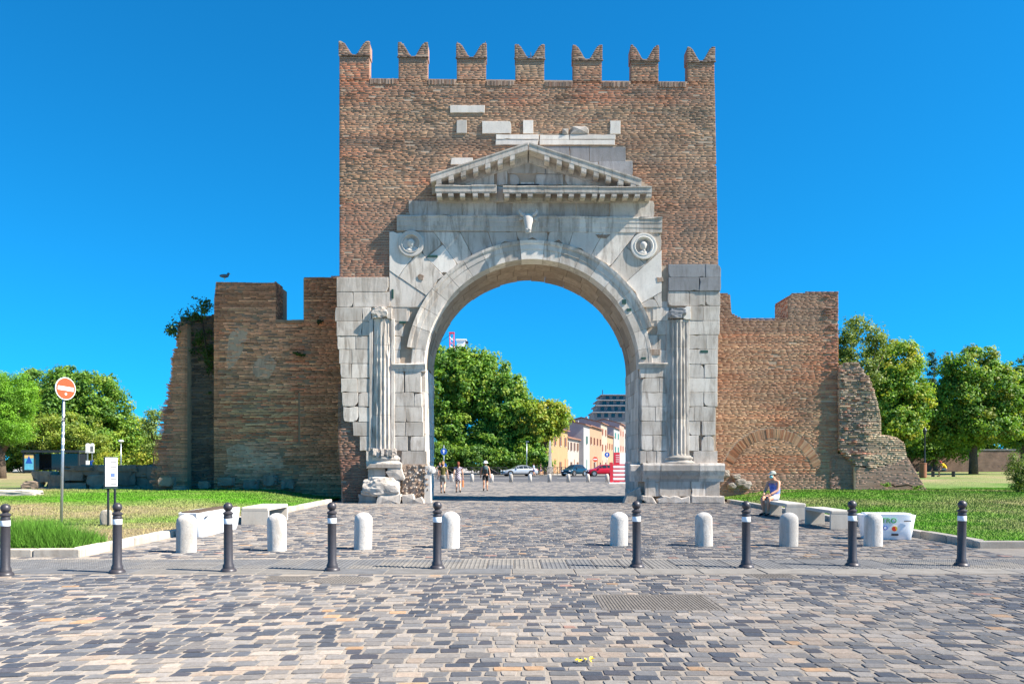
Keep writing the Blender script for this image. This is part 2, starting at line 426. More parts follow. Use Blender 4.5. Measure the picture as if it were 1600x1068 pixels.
for s in near_s:
    vs, fs, c, d = sett_geo(s); ox = vs[0][0]; oy = vs[0][1]
    link('sett', mesh('sett', [(v[0] - ox, v[1] - oy, v[2]) for v in vs], fs, False, [c] * 24), M['sett'], street, (ox, oy, 0))
def bulk(sel, name, parent):
    v, f, cc = [], [], []
    for s in sel:
        vs, fs, c, d = sett_geo(s); b0 = len(v); v += vs; f += [tuple(i + b0 for i in q) for q in fs]; cc += [c] * 24
    o = link(name, mesh(name, v, f, False, cc), M['sett'], parent); tag(o, kind='stuff')
bulk([s for s in SETT if id(s) not in ids and s[1] < 13.2], 'sett_paving', street)
bulk([s for s in SETT if s[1] >= 13.2], 'sett_paving', square)

# crossing strip: smooth edging slabs and studded tactile tiles
strip = sheet('crossing_strip', -14, 14, 12.555, 14.60, -.013, M['plaza_concrete'])
x = -9.2
slab = {}
def tile_mesh(w, d, stud, k=0):
    mb = MB().bbox(0.004, w - .004, .004, d - .004, -.03, .004, .006)
    if stud:
        n = 6
        for i in range(n):
            for j in range(n):
                cx = w * (i + .5) / n; cy = d * (j + .5) / n; r0 = w / n * .30
                mb.lathe([(r0, .003), (r0 * .75, .010)], 7, cx, cy)
    return mesh('tactile_tile' if stud else 'edging_slab', mb.v, mb.f)
for k in range(3):
    m, nt, b = nmat('strip_tile'); c = [(.155, .148, .14), (.13, .13, .132), (.18, .168, .152)][k]
    p = pos(nt); setc(nt, b, mix(nt, 1.0, c, ramp(nt, noise(nt, p, 4, 6, .7), [(.3, .75), (.7, 1.2)]), 'MULTIPLY')); bump(nt, b, noise(nt, p, 60, 4, .7), .25, .01)
    M['tile%d' % k] = m
tm = [tile_mesh(.42, .42, True) for _ in range(3)]; sm = [tile_mesh(.92, .58, False) for _ in range(3)]
for k in range(3): tm[k].materials.append(M['tile%d' % k]); sm[k].materials.append(M['tile%d' % k])
for i in range(20):
    k = int(vnoise(i * .37, 2.0, 8) * 2.99)
    link('edging_slab', sm[k], None, strip, (-9.3 + i * .93, 12.57, rnd.uniform(-.001, .003)))
for j in range(3):
    for i in range(44):
        X = -9.3 + i * .424; Y = 13.17 + j * .424
        if holes(X + .2, Y + .2): continue
        k = int(min(.999, max(0, vnoise(i * .23, j * .3, 9) * .8 + rnd.random() * .2)) * 2.999)
        link('tactile_tile', tm[k], None, strip, (X, Y, rnd.uniform(-.001, .003)))

# kerbs: single stones
def kerb(name, p0, p1, w, label, seed):
    rr = random.Random(seed); p0 = Vector(p0); p1 = Vector(p1); d = (p1 - p0).normalized(); L = (p1 - p0).length
    e = empty(name, (p0.x, p0.y, 0)); tag(e, label, 'kerb')
    t = 0
    nrm = Vector((-d.y, d.x))
    while t < L - .05:
        l = min(rr.uniform(.9, 1.25), L - t)
        if L - t - l < .3: l = L - t
        h = .135 + rr.uniform(-.012, .01); off = rr.uniform(-.008, .008)
        mb = MB().bbox(.006, l - .006, off, w + off, -.05, h, .018)
        o = mb.build('kerb_stone', M['kerb_stone'], e)
        o.matrix_local = Matrix.Translation((d.x * t, d.y * t, 0)) @ Matrix.Rotation(math.atan2(d.y, d.x), 4, 'Z')
        t += l
kerb('kerb', (KL, YL, 0), (KL, 35.6, 0), .22, 'pale stone kerb running from the no-entry sign to the arch', 1)
kerb('kerb', (-16, YL - .22, 0), (KL, YL - .22, 0), .22, 'stained kerb in front of the long grass tuft', 2)
kerb('kerb', (KR, 35.6, 0), (KR, YR, 0), .22, 'stone kerb along the lawn behind the seated man', 3)
kerb('kerb', (KR, YR - .22, 0), (24, YR - .22, 0), .22, 'stone kerb facing the street beside the white planter bench', 4)

# lawns
def lawn(name, x0, x1, y0, y1, nx, ny):
    xs = np.linspace(x0, x1, nx); ys = y0 + (y1 - y0) * np.linspace(0, 1, ny) ** 1.7
    Xg, Yg = np.meshgrid(xs, ys); Z = lawn_z(Xg, Yg)
    V = np.stack([Xg.ravel(), Yg.ravel(), Z.ravel()], 1)
    i = np.arange((nx - 1) * (ny - 1)); r = i // (nx - 1); c = i % (nx - 1); a = r * nx + c
    F = np.stack([a, a + 1, a + nx + 1, a + nx], 1)
    return tag(link(name, mesh_np(name, V, F, lawn_col(Xg.ravel(), Yg.ravel()), True), M['lawn']), kind='structure')
m, nt, b = nmat('lawn'); a = N(nt, 'ShaderNodeAttribute'); a.attribute_name = 'Col'; p = pos(nt)
c = mix(nt, 1.0, a.outputs['Color'], ramp(nt, noise(nt, p, 5, 8, .75), [(.25, .55), (.75, 1.3)]), 'MULTIPLY')
setc(nt, b, c); bump(nt, b, noise(nt, p, 14, 8, .8), 1.0, .06); M['lawn'] = m
lawn('lawn', -75, KL - .21, YL - .01, 41, 120, 90); lawn('lawn', -140, -16, 40.9, 100, 80, 60)
lawn('lawn', KR + .21, 60, YR - .01, 41, 120, 90); lawn('lawn', 14.5, 140, 40.9, 98, 80, 60)
# grass blades on the nearer lawn, thinner where it is dry
def blades(n, x0, x1, y0, y1, hmin, hmax, keep, seed, wid=.006, colf=None, shape=None, zoff=0):
    g = np.random.default_rng(seed)
    X = g.uniform(x0, x1, n); Y = y0 + (y1 - y0) * g.random(n) ** 1.35
    s = g.random(n) < keep(X, Y); X = X[s]; Y = Y[s]; n = len(X)
    s2 = np.abs(X) < .62 * Y + .6; X = X[s2]; Y = Y[s2]; n = len(X)
    h = g.uniform(hmin, hmax, n) * (shape(X, Y) if shape else 1); a = g.uniform(0, 6.283, n); ln = h * g.uniform(.2, .9, n); b = g.uniform(0, 6.283, n)
    Z = lawn_z(X, Y) + zoff; w = wid * (Y / 16) * g.uniform(.8, 1.5, n)
    base1 = np.stack([X - np.cos(a) * w, Y - np.sin(a) * w, Z - .01], 1); base2 = np.stack([X + np.cos(a) * w, Y + np.sin(a) * w, Z - .01], 1)
    tip = np.stack([X + np.cos(b) * ln, Y + np.sin(b) * ln, Z + h], 1)
    V = np.stack([base1, base2, tip], 1).reshape(-1, 3); F = np.arange(3 * n).reshape(-1, 3)
    c = (colf(X, Y) if colf else lawn_col(X, Y)) * g.uniform(.7, 1.35, (n, 1)) * np.array((1.0, 1.08, .95))
    return V, F, np.repeat(c, 3, 0)
def grass(name, label, *args, **kw):
    V, F, c = blades(*args, **kw); tag(link(name, mesh_np(name, V, F, c), M['grass']), label, 'grass', kind='stuff')
keepf = lambda X, Y: 1.05 - .75 * dry(X, Y)
grass('grass', 'short patchy grass, half dry, below the shaded ruined wall', 230000, -26, KL - .2, YL, 39.5, .015, .055, keepf, 5, wid=.008)
grass('grass', 'short bright green grass before the sunlit brick wall', 260000, KR + .22, 30, YR, 40.5, .015, .06, keepf, 6, wid=.008)
def tuftm(X, Y):
    return np.clip(1.2 - ((X + 9.15) / 1.75) ** 2 - ((Y - 15.8) / 1.0) ** 2 + (fnoise(X * 2.2, Y * 2.2, 19) - .5) * 1.1, 0, 1)
grass('grass_tuft', 'long dark green grass tuft around the foot of the no-entry sign pole', 42000, -11.6, KL - .22, YL + .02, 17.4, .06, .62, lambda X, Y: (tuftm(X, Y) > .03) * (.35 + .6 * tuftm(X, Y)), 7,
      wid=.006, colf=lambda X, Y: np.array((.075, .17, .02)) * (.6 + .9 * fnoise(X * 3, Y * 3, 23))[:, None], shape=lambda X, Y: .22 + .70 * tuftm(X, Y))
# ------------------------------------------------------------------ brickwork helpers
def cross(poly, z):
    xs = []
    n = len(poly)
    for i in range(n):
        (x0, z0), (x1, z1) = poly[i], poly[(i + 1) % n]
        if (z0 <= z) != (z1 <= z): xs.append(x0 + (z - z0) / (z1 - z0) * (x1 - x0))
    xs.sort(); return [(xs[i], xs[i + 1]) for i in range(0, len(xs) - 1, 2)]
def minus(iv, ex):
    for a, b in ex:
        out = []
        for c, d in iv:
            if b <= c or a >= d: out.append((c, d)); continue
            if a > c: out.append((c, a))
            if b < d: out.append((b, d))
        iv = out
    return iv
BF = [(0, 1, 5, 4), (1, 2, 6, 5), (2, 3, 7, 6), (3, 0, 4, 7), (4, 5, 6, 7)]
def bricks(polys, excl, Yf, colf, rough, ch=.067, l0=.24, l1=.38, seed=1, joint=.0035, back=.07, deep=.0015, bed=.009, ragged=0):
    """course by course; returns [(verts, colour, size)]; Yf(x,z) or number; rough(x,z)->(depth jitter, missing share)"""
    rr = random.Random(seed); out = []
    zmin = min(p[1] for q in polys for p in q); zmax = max(p[1] for q in polys for p in q)
    z = zmin
    while z < zmax:
        h = ch * rr.uniform(.9, 1.1); zm = z + h / 2; rowk = rr.uniform(.80, 1.16); prev = None
        iv = []
        for q in polys: iv += cross(q, zm)
        ex = []
        for q in excl: ex += cross(q, zm)
        iv = minus(iv, ex)
        for a, b in iv:
            a += rr.random() * ragged
            x = a
            first = True
            while x < b - .02:
                l = rr.uniform(l0, l1) * (rr.uniform(.45, 1) if first else 1) * (.5 if rr.random() < .16 else 1); first = False
                if b - x - l < .06: l = b - x
                cx = x + l / 2
                j, miss = rough(cx, zm)
                if rr.random() >= miss:
                    y = (Yf(cx, zm) if callable(Yf) else Yf) + min(deep, -abs(rr.gauss(0, .6)) * j)
                    t = rr.uniform(-j, j) * .2; u = rr.uniform(-j, j) * .12; k = joint * rr.uniform(.5, 1.5); e = .003
                    dz = rr.uniform(-.003, .003) + (float(vnoise(cx * .45, zm * .5, 97)) - .5) * .07
                    kb = bed * rr.uniform(.75, 1.25); x0, x1, za, zb = x + k, x + l - k, z + kb + dz, z + h - kb + dz
                    vs = [(x0, y + back, za), (x1, y + back, za), (x1, y + back, zb), (x0, y + back, zb),
                          (x0 + e, y - t - u, za + e), (x1 - e, y + t - u, za + e), (x1 - e, y + t + u, zb - e), (x0 + e, y - t + u, zb - e)]
                    c_ = colf(cx, zm, rr)
                    if prev is not None and rr.random() < .6: c_ = mixc(c_, prev, .75)
                    prev = c_; out.append((vs, tuple(q * rowk for q in c_), l * h * rr.uniform(.9, 1.1)))
                x += l
        z += h
    return out
def place_bricks(items, parent, mat, single=300, name='brick', bulkname='brickwork', loc=(0, 0, 0)):
    L = Vector(loc)
    items = sorted(items, key=lambda t: -t[2])
    for vs, c, s in items[:single]:
        o = Vector(vs[0])
        link(name, mesh(name, [Vector(v) - o for v in vs], BF, False, [c] * 8), mat, parent, o - L)
    rest = items[single:]
    if rest:
        V = np.array([v for vs, c, s in rest for v in vs]) - np.array(L)
        F = (np.arange(len(rest))[:, None, None] * 8 + np.array(BF)[None]).reshape(-1, 4)
        tag(link(bulkname, mesh_np(bulkname, V, F, np.repeat(np.array([c for vs, c, s in rest]), 8, 0)), mat, parent), kind='stuff')
def mixc(a, b, t): t = min(1, max(0, t)); return tuple(x * (1 - t) + y * t for x, y in zip(a, b))
def jig(c, rr, a=.22):
    a *= .65
    k = rr.uniform(1 - a, 1 + a); w = rr.uniform(-.06, .06)
    return (c[0] * k * (1 + w), c[1] * k, c[2] * k * (1 - w))

# ------------------------------------------------------------------ stone blocks
def clip_poly(poly, x0, x1, z0, z1):
    for axis, val, keep in ((0, x0, 1), (0, x1, -1), (1, z0, 1), (1, z1, -1)):
        out = []
        for i in range(len(poly)):
            a, b = poly[i - 1], poly[i]
            ia = (a[axis] - val) * keep >= 0; ib = (b[axis] - val) * keep >= 0
            if ia != ib:
                t = (val - a[axis]) / (b[axis] - a[axis]); out.append((a[0] + t * (b[0] - a[0]), a[1] + t * (b[1] - a[1])))
            if ib: out.append(b)
        poly = out
        if len(poly) < 3: return []
    return poly
def block(poly, yf, depth, name='stone_block', mat='marble', parent=None, rough=.006, chip=.06, ch=.012, gap=.005, seg=.16, loc=(0, 0, 0), bulge=0):
    """stone with an outline in the facade plane, worn arrises and chipped corners"""
    # orientation counter-clockwise in (x,z)
    A = sum(poly[i - 1][0] * poly[i][1] - poly[i][0] * poly[i - 1][1] for i in range(len(poly)))
    if A < 0: poly = poly[::-1]
    cx = sum(p[0] for p in poly) / len(poly); cz = sum(p[1] for p in poly) / len(poly)
    pts = []
    for i in range(len(poly)):
        a = poly[i]; b = poly[(i + 1) % len(poly)]; L = math.hypot(b[0] - a[0], b[1] - a[1])
        if L < 1e-4: continue
        n = max(1, int(L / seg)); nx, nz = (b[1] - a[1]) / L, -(b[0] - a[0]) / L
        for k in range(n):
            t = k / n; e = gap + rnd.random() * rough
            if k == 0:
                e += rnd.random() ** 7 * chip
            elif rnd.random() < .07: e += rnd.random() * chip * .6
            x = a[0] + (b[0] - a[0]) * t; z = a[1] + (b[1] - a[1]) * t
            if k == 0:
                e -= gap * .5; d = math.hypot(x - cx, z - cz) or 1; x -= (x - cx) / d * e * 1.4; z -= (z - cz) / d * e * 1.4
            else: x -= nx * e; z -= nz * e
            pts.append((x, z))
    n = len(pts)
    yj = yf + rnd.uniform(-.006, .006)
    vs = [(x, yf + depth, z) for x, z in pts] + [(x, yj + ch, z) for x, z in pts]
    fr = []
    for i in range(n):
        p, q, r = pts[i - 1], pts[i], pts[(i + 1) % n]
        tx, tz = r[0] - p[0], r[1] - p[1]; L = math.hypot(tx, tz) or 1
        c = ch * rnd.uniform(.6, 1.3)
        fr.append((q[0] - tz / L * c, yj - bulge * 0, q[1] + tx / L * c))
    vs += fr
    fs = [(i, (i + 1) % n, n + (i + 1) % n, n + i) for i in range(n)] + [(n + i, n + (i + 1) % n, 2 * n + (i + 1) % n, 2 * n + i) for i in range(n)]
    if bulge:
        vs.append((cx, yj - bulge, cz)); fs += [(2 * n + i, 2 * n + (i + 1) % n, 3 * n) for i in range(n)]
    else: fs.append(tuple(range(2 * n, 3 * n)))
    o = Vector((cx, yf, cz))
    me = mesh(name, [Vector(v) - o for v in vs], fs)
    return link(name, me, M[mat] if isinstance(mat, str) else mat, parent, o - Vector(loc))
from mathutils import noise as mno
def rock(name, c, r, mat, parent=None, seed=0, sub=3, amp=.28, flat=.75, loc=(0, 0, 0), rz=0):
    bm = bmesh.new(); bmesh.ops.create_icosphere(bm, subdivisions=sub, radius=1)
    o = Vector((seed * 7.31, seed * 3.7, seed * 1.9))
    for v in bm.verts:
        d = v.co.normalized(); n1 = mno.noise(d * 1.4 + o); n2 = mno.noise(d * 4 + o) * .4; n3 = mno.noise(d * 9 + o) * .16
        q = d * (1 + amp * (n1 + n2 + n3))
        for ax in range(3):            # squared faces like split stone
            q[ax] = math.copysign(min(abs(q[ax]), flat + .08 * mno.noise(d * 3 + o)), q[ax])
        v.co = Vector((q.x * r[0], q.y * r[1], q.z * r[2]))
    me = bpy.data.meshes.new(name); bm.to_mesh(me); bm.free()
    return link(name, me, M[mat], parent, Vector(c) - Vector(loc), (0, 0, rz))

# ------------------------------------------------------------------ the city gate
YM, YB = 35.40, 35.47
CORE = 35.4745; BACK = 39.62
def fx(px, Y=YM): return GX(px, Y)
def fz(py, Y=YM): return GZ(py, Y)
def fp(pts, Y=YM): return [(fx(a, Y), fz(b, Y)) for a, b in pts]
def rect(a, b, c, d): return [(a, b), (c, b), (c, d), (a, d)]
GL = (fx(826), 35.4, 0)
gate = empty('city_gate', GL)
tag(gate, 'ancient white marble triumphal arch carrying a crenellated brick upper wall', 'arch')
def gobj(o): return o
CXp, CYp, RIp, ROp = 831, 573, 168, 197
CXw, CZw = fx(CXp), fz(CYp); RI = RIp * YM / FPX; RO = ROp * YM / FPX
JL, JR = CXw - RI, CXw + RI
# core: one thick wall with the arched passage cut out
RC = RI + .28
core_out = [(fx(533), -.1)] + fp([(532, 430), (531.5, 122)], CORE) + fp([(1115.5, 128), (1120, 415)], CORE) + [(fx(1119), -.1)]
arc = [(CXw + RC * math.cos(a), CZw + RC * math.sin(a)) for a in np.linspace(0, math.pi, 33)]
core_poly = core_out + [(CXw + RC, -.1)] + arc + [(CXw - RC, -.1)]
n = len(core_poly)
vs = [(x - GL[0], CORE - GL[1], z) for x, z in core_poly] + [(x - GL[0], BACK - GL[1], z) for x, z in core_poly]
fs = [tuple(range(n - 1, -1, -1)), tuple(range(n, 2 * n))] + [(i, (i + 1) % n, n + (i + 1) % n, n + i) for i in range(n)]
me = mesh('wall_core', vs, fs); me.materials.append(M['mortar']); me.materials.append(M['brick_pattern'])
for p in me.polygons[1:]: p.material_index = 1
link('wall_core', me, None, gate)
# merlons
GAPY = [124, 125, 127, 128.5, 129, 129, 129.5]
MER = [(529, 578, 64, 87), (621.5, 669, 66, 89), (712.5, 760.5, 67, 90), (804, 851.5, 69, 91.5), (894, 941.5, 70, 93), (984.5, 1030, 71, 93.5), (1073, 1117.5, 73, 95.5)]
tower_bricks = []
def tower_col(x, z, rr):
    py = HOR - (z - EYE) * FPX / YB; px = 800 + x * FPX / YB
    n1 = float(fnoise(x * .55, z * .9, 41)); n2 = float(fnoise(x * 1.7, z * 2.2, 42))
    red = (.43, .165, .085); brown = (.345, .195, .118); tan = (.47, .335, .215); dark = (.15, .095, .068); purple = (.34, .155, .105)
    c = mixc(brown, red, (n1 - .42) * 3.2)
    t = rr.random()
    if 165 < py < 310: c = mixc(c, tan, .48 + (n2 - .5) * 1.5)
    if t < .12: c = mixc(c, tan, .6)
    elif t < .22: c = mixc(c, dark, .6)
    elif t < .27: c = mixc(c, red, .6)
    if py > 318: c = mixc(c, purple, .45)
    if px > 985 and py > 250: c = mixc(c, (.38, .21, .13), .5)
    n3 = float(fnoise(x * .35 + 9, z * .5, 46)); c = mixc(c, tan, max(0, (n3 - .55) * 2.2)); c = mixc(c, dark, max(0, (n2 - .54) * 3.6))
    c = mixc(c, dark, .75 * math.exp(-((py - 222) / 7) ** 2) * (1 if px < 760 else .3))
    if py < 100: c = mixc(c, (.20, .155, .12), .55)
    return jig(c, rr)
def tower_rough(x, z):
    py = HOR - (z - EYE) * FPX / YB; px = 800 + x * FPX / YB
    q = .002
    if 140 < py < 330 and px < 1060: q = .004 + .026 * max(0, float(fnoise(x * .8, z * 1.2, 44)) - .34) * 2
    if 160 < py < 215 and px > 930: q = .014
    h = float(fnoise(x * 1.9, z * 3.1, 47))
    miss = .0 if py > 320 else max(0, (h - .66) * 2.2)
    if rnd.random() < .006: miss = 1
    return q, min(miss, .8)
for k, (a, b_, t, l) in enumerate(MER):
    g0 = GAPY[k]
    mer = empty('merlon', (0, 0, 0), 0, gate)
    body = fp([(a + 1, g0 + 3), (b_ - 1, g0 + 3), (b_ - 1, l), (a + 1, l)], YB)
    w = b_ - a; h = l - t
    prof = [(0, 0), (1, 0), (1, .90), (.975, 1.0), (.90, .97), (.80, .80), (.70, .46), (.60, .10), (.56, .04), (.44, .04), (.40, .10), (.30, .46), (.20, .80), (.10, .97), (.025, 1.0), (0, .90)]
    tail = fp([(a + p * w, l - q * h) for p, q in prof], YB)
    for nm, poly, y0, dep, ins in (('merlon_core', body, CORE, .58, .03), ('swallowtail_core', tail, CORE - .04, .66, .02)):
        cx = sum(p[0] for p in poly) / len(poly)
        pl = [(cx + (p[0] - cx) * (1 - ins), p[1] - (.015 if nm[0] == 's' else 0)) for p in poly]
        n = len(pl)
        vs = [(x - GL[0], y0 - GL[1], z) for x, z in pl] + [(x - GL[0], y0 + dep - GL[1], z) for x, z in pl]
        fs = [tuple(range(n)), tuple(range(2 * n - 1, n - 1, -1))] + [((i + 1) % n, i, n + i, n + (i + 1) % n) for i in range(n)]
        me = mesh(nm, vs, fs); me.materials.append(M['mortar']); me.materials.append(M['brick_pattern'])
        for p in me.polygons[1:]: p.material_index = 1
        link(nm, me, None, mer)
    tower_bricks += bricks([body], [], YB, tower_col, lambda x, z: (.002, .004), seed=100 + k)
    tower_bricks += bricks([tail], [], YB - .04, tower_col, lambda x, z: (.003, .02), seed=120 + k, ch=.072)
    # oversailing course under the swallow tail
    x0 = fx(a - .8, YB); x1 = fx(b_ + .8, YB); z = fz(l, YB)
    tower_bricks += bricks([[(x0, z - .075), (x1, z - .075), (x1, z), (x0, z)]], [], YB - .06, lambda x, z, rr: jig((.16, .12, .095), rr), lambda x, z: (.006, .03), seed=140 + k, ch=.074)
# soldier course on the sills between the merlons
for k in range(6):
    x0 = fx(MER[k][1] + .5, YB); x1 = fx(MER[k + 1][0] - .5, YB); z1 = fz(GAPY[k] - .5, YB); x = x0
    while x < x1 - .03:
        w = rnd.uniform(.055, .075); q = .006; zt = z1 + rnd.uniform(-.01, .012); zb = z1 - rnd.uniform(.17, .22); y = YB - .03 + rnd.uniform(-.012, .012)
        vs = [(x + q, y + .5, zb), (x + w - q, y + .5, zb), (x + w - q, y + .5, zt), (x + q, y + .5, zt), (x + q, y, zb), (x + w - q, y, zb), (x + w - q, y, zt), (x + q, y, zt)]
        tower_bricks.append((vs, jig(rnd.choice(((.36, .26, .20), (.42, .31, .24), (.24, .17, .13), (.30, .19, .14))), rnd), .5 + rnd.random())); x += w
# white marble pieces reset in the brickwork
WHITE = [(703, 164, 758, 176), (713, 187, 729.5, 208), (753, 189, 799, 208.5), (817, 187, 833.5, 208.5), (953, 188, 970, 209),
         (774, 210, 842, 217.5), (843, 210.5, 890, 218), (890, 210, 962, 217.5), (774, 217.5, 842, 226), (843, 218, 961, 226), (703, 246, 739, 257)]
ROUGHW = [(878, 200, 889, 211), (890, 196, 921, 210)]
GREYW = [(850, 228, 890, 252), (890, 228, 921, 252), (921, 229, 978, 252), (850, 252, 893, 272), (893, 252, 935, 272), (935, 251, 989, 273)]
excl = [fp(rect(a + .5, b_ + .5, c - .5, d - .5), YB) for a, b_, c, d in WHITE + GREYW + ROUGHW]
PED = [(676, 274), (826, 226), (1000, 281), (1016, 291), (1016, 314), (1021, 318), (1021, 338), (1033, 340), (1033, 412), (1020, 440), (612, 440), (609, 400), (621, 385), (621, 337), (640, 333), (640, 316), (682, 314), (682, 288)]
excl.append(fp(PED, YB))
body = fp([(530, 123.5), (1117, 129.5), (1122.5, 415), (1000, 415), (1000, 440), (530, 440)], YB)
tower_bricks += bricks([body], excl, YB, tower_col, tower_rough, seed=5)
# brick core laid bare low on the shaded side
low = fp([(528, 600), (545, 600), (600, 640), (600, 786), (536, 786), (528, 700)], YB)
tower_bricks += bricks([low], [], YB - .02, lambda x, z, rr: jig(mixc((.24, .12, .085), (.30, .21, .15), float(fnoise(x * 2, z * 2, 61)) * 1.6 - .5), rr), lambda x, z: (.014, .02), seed=6)
edge = fp([(525.5, 434), (532, 434), (536, 640), (540, 700), (540, 784), (529, 784)], YB)
place_bricks(tower_bricks, gate, M['brick'], 300, loc=GL)

B = lambda a, b_, c, d, yf=YM, dep=.2, mat='marble', **kw: block(fp(rect(a, b_, c, d), YM), yf, dep, 'stone_block', mat, gate, loc=GL, **kw)
for w in WHITE: B(*w, yf=YB - .04 - rnd.random() * .03, dep=.2, mat='marble_clean', chip=.05)
for w in ROUGHW: B(*w, yf=YB - .08, dep=.3, mat='marble_rough', chip=.2, ch=.05, bulge=.06, rough=.03)
for w in GREYW: B(*w, yf=YB - .02, dep=.15, mat='marble_grey', ch=.01)

# side piers
PL = [(433, 456, [(526, 607)]), (456, 480, [(526, 552), (552, 610)]), (480, 502, [(523.5, 566), (566, 580)]), (502, 525, [(526, 566), (566, 580)]), (525, 546, [(527, 556), (556, 580)]),
      (546, 568, [(530, 550), (550, 580)]), (568, 591, [(532, 549), (549, 580)]), (591, 613, [(533, 559), (559, 580)]), (613, 635, [(534.5, 560), (560, 580)]), (635, 659, [(536.5, 560), (560, 580)]),
      (659, 681, [(551, 580)]), (681, 704, [(562, 580)]), (704, 726, [(573, 592)])]
for y0, y1, xs in PL:
    for a, c in xs: B(a, y0, c, y1, yf=YM - .03 - rnd.random() * .015, dep=.3, mat='marble_rough' if (y0 < 480 or rnd.random() < .2) else 'marble', chip=.09 if a < 540 else .05)
PR = [(413, 434, [(1044, 1102), (1102, 1126)]), (434, 455, [(1044, 1092), (1092, 1126)]), (455, 478, [(1043, 1077), (1077, 1102), (1102, 1125.5)]), (478, 501, [(1072, 1099), (1099, 1125)]), (501, 523, [(1074, 1124.5)]),
      (523, 546, [(1074, 1103), (1103, 1122)]), (546, 569, [(1075, 1121.5)]), (569, 590, [(1075, 1100), (1100, 1121.5)]), (590, 613, [(1075, 1121)]), (613, 635, [(1075, 1099), (1099, 1121)]),
      (635, 658, [(1076, 1084), (1084, 1118)]), (658, 680, [(1075, 1094), (1096.5, 1118)]), (680, 704, [(1075, 1092), (1096, 1116)]), (704, 725, [(1083, 1121)])]
for y0, y1, xs in PR:
    for a, c in xs: B(a, y0, c, y1, yf=YM - (.07 if y0 < 455 else .025) - rnd.random() * .015, dep=.3, mat='marble_grey' if y0 < 450 else ('marble_rough' if y0 < 470 or y0 > 700 else 'marble'), chip=.08)
# inner piers between columns and passage
IL = [(480, 502, [(612, 636)]), (502, 525, [(612, 630)]), (525, 546, [(612, 626)]), (546, 567, [(612, 625)]),
      (580, 613, [(614, 631), (632.5, 658)]), (613, 635, [(614, 647), (647, 659)]), (635, 659, [(614, 634), (634, 660.5)]), (659, 681, [(614, 633), (633, 662)]), (681, 704, [(614, 637), (641, 665)]), (704, 726, [(627, 667)])]
for y0, y1, xs in IL:
    for a, c in xs: B(a, y0, c, y1, yf=YM - .01 + (0 if y0 > 570 else .04), dep=.3)
IR = [(480, 501, [(1020, 1046)]), (501, 523, [(1026, 1046)]), (523, 546, [(1006, 1028), (1028, 1046)]), (546, 567, [(1002, 1046)]), (576, 590, [(1000, 1046)]), (590, 613, [(1002, 1030), (1030, 1046)]), (613, 635, [(1002, 1046)]), (635, 658, [(1002, 1024), (1024, 1046)]),
      (658, 680, [(1002, 1046)]), (680, 704, [(1002, 1020), (1020, 1046)]), (704, 725, [(1000, 1010), (1010, 1026), (1026, 1050)])]
for y0, y1, xs in IR:
    for a, c in xs: B(a, y0, c, y1, yf=YM - .01 + (0 if y0 > 570 else .03), dep=.3)
# imposts
def molding(x0, x1, prof, name, mat, parent=None, ends=True):
    """profile [(projection, z)] bottom to top drawn out along x, facade at YM"""
    n = len(prof); xs = np.linspace(x0, x1, max(2, int((x1 - x0) / .35) + 1)); vs = []; fs = []
    for i, x in enumerate(xs):
        e = rnd.uniform(-.01, .01)
        for k, (p, z) in enumerate(prof):
            q = -p + (e if p > .03 else 0) + (rnd.random() ** 5 * .10 if k == n - 2 and p > .05 else 0)
            vs.append((x - GL[0], YM + q - GL[1], z + rnd.uniform(-.004, .004)))
    for i in range(len(xs) - 1):
        for k in range(n - 1): fs.append((i * n + k, (i + 1) * n + k, (i + 1) * n + k + 1, i * n + k + 1))
    fs.append(tuple(range(n - 1, -1, -1))); m_ = (len(xs) - 1) * n; fs.append(tuple(m_ + k for k in range(n)))
    return link(name, mesh(name, vs, fs), M[mat], parent or gate)
def profz(y0, y1, pr): return [(p, fz(y1 + (y0 - y1) * t)) for p, t in pr]
imp = [(-.3, 0), (.02, 0), (.03, .3), (.07, .45), (.10, .7), (.13, .8), (.13, .97), (-.3, 1)]
molding(fx(613), fx(665), profz(567, 580, imp), 'impost_moulding', 'marble')
molding(fx(997), fx(1043), profz(566.5, 576.5, imp), 'impost_moulding', 'marble_rough')
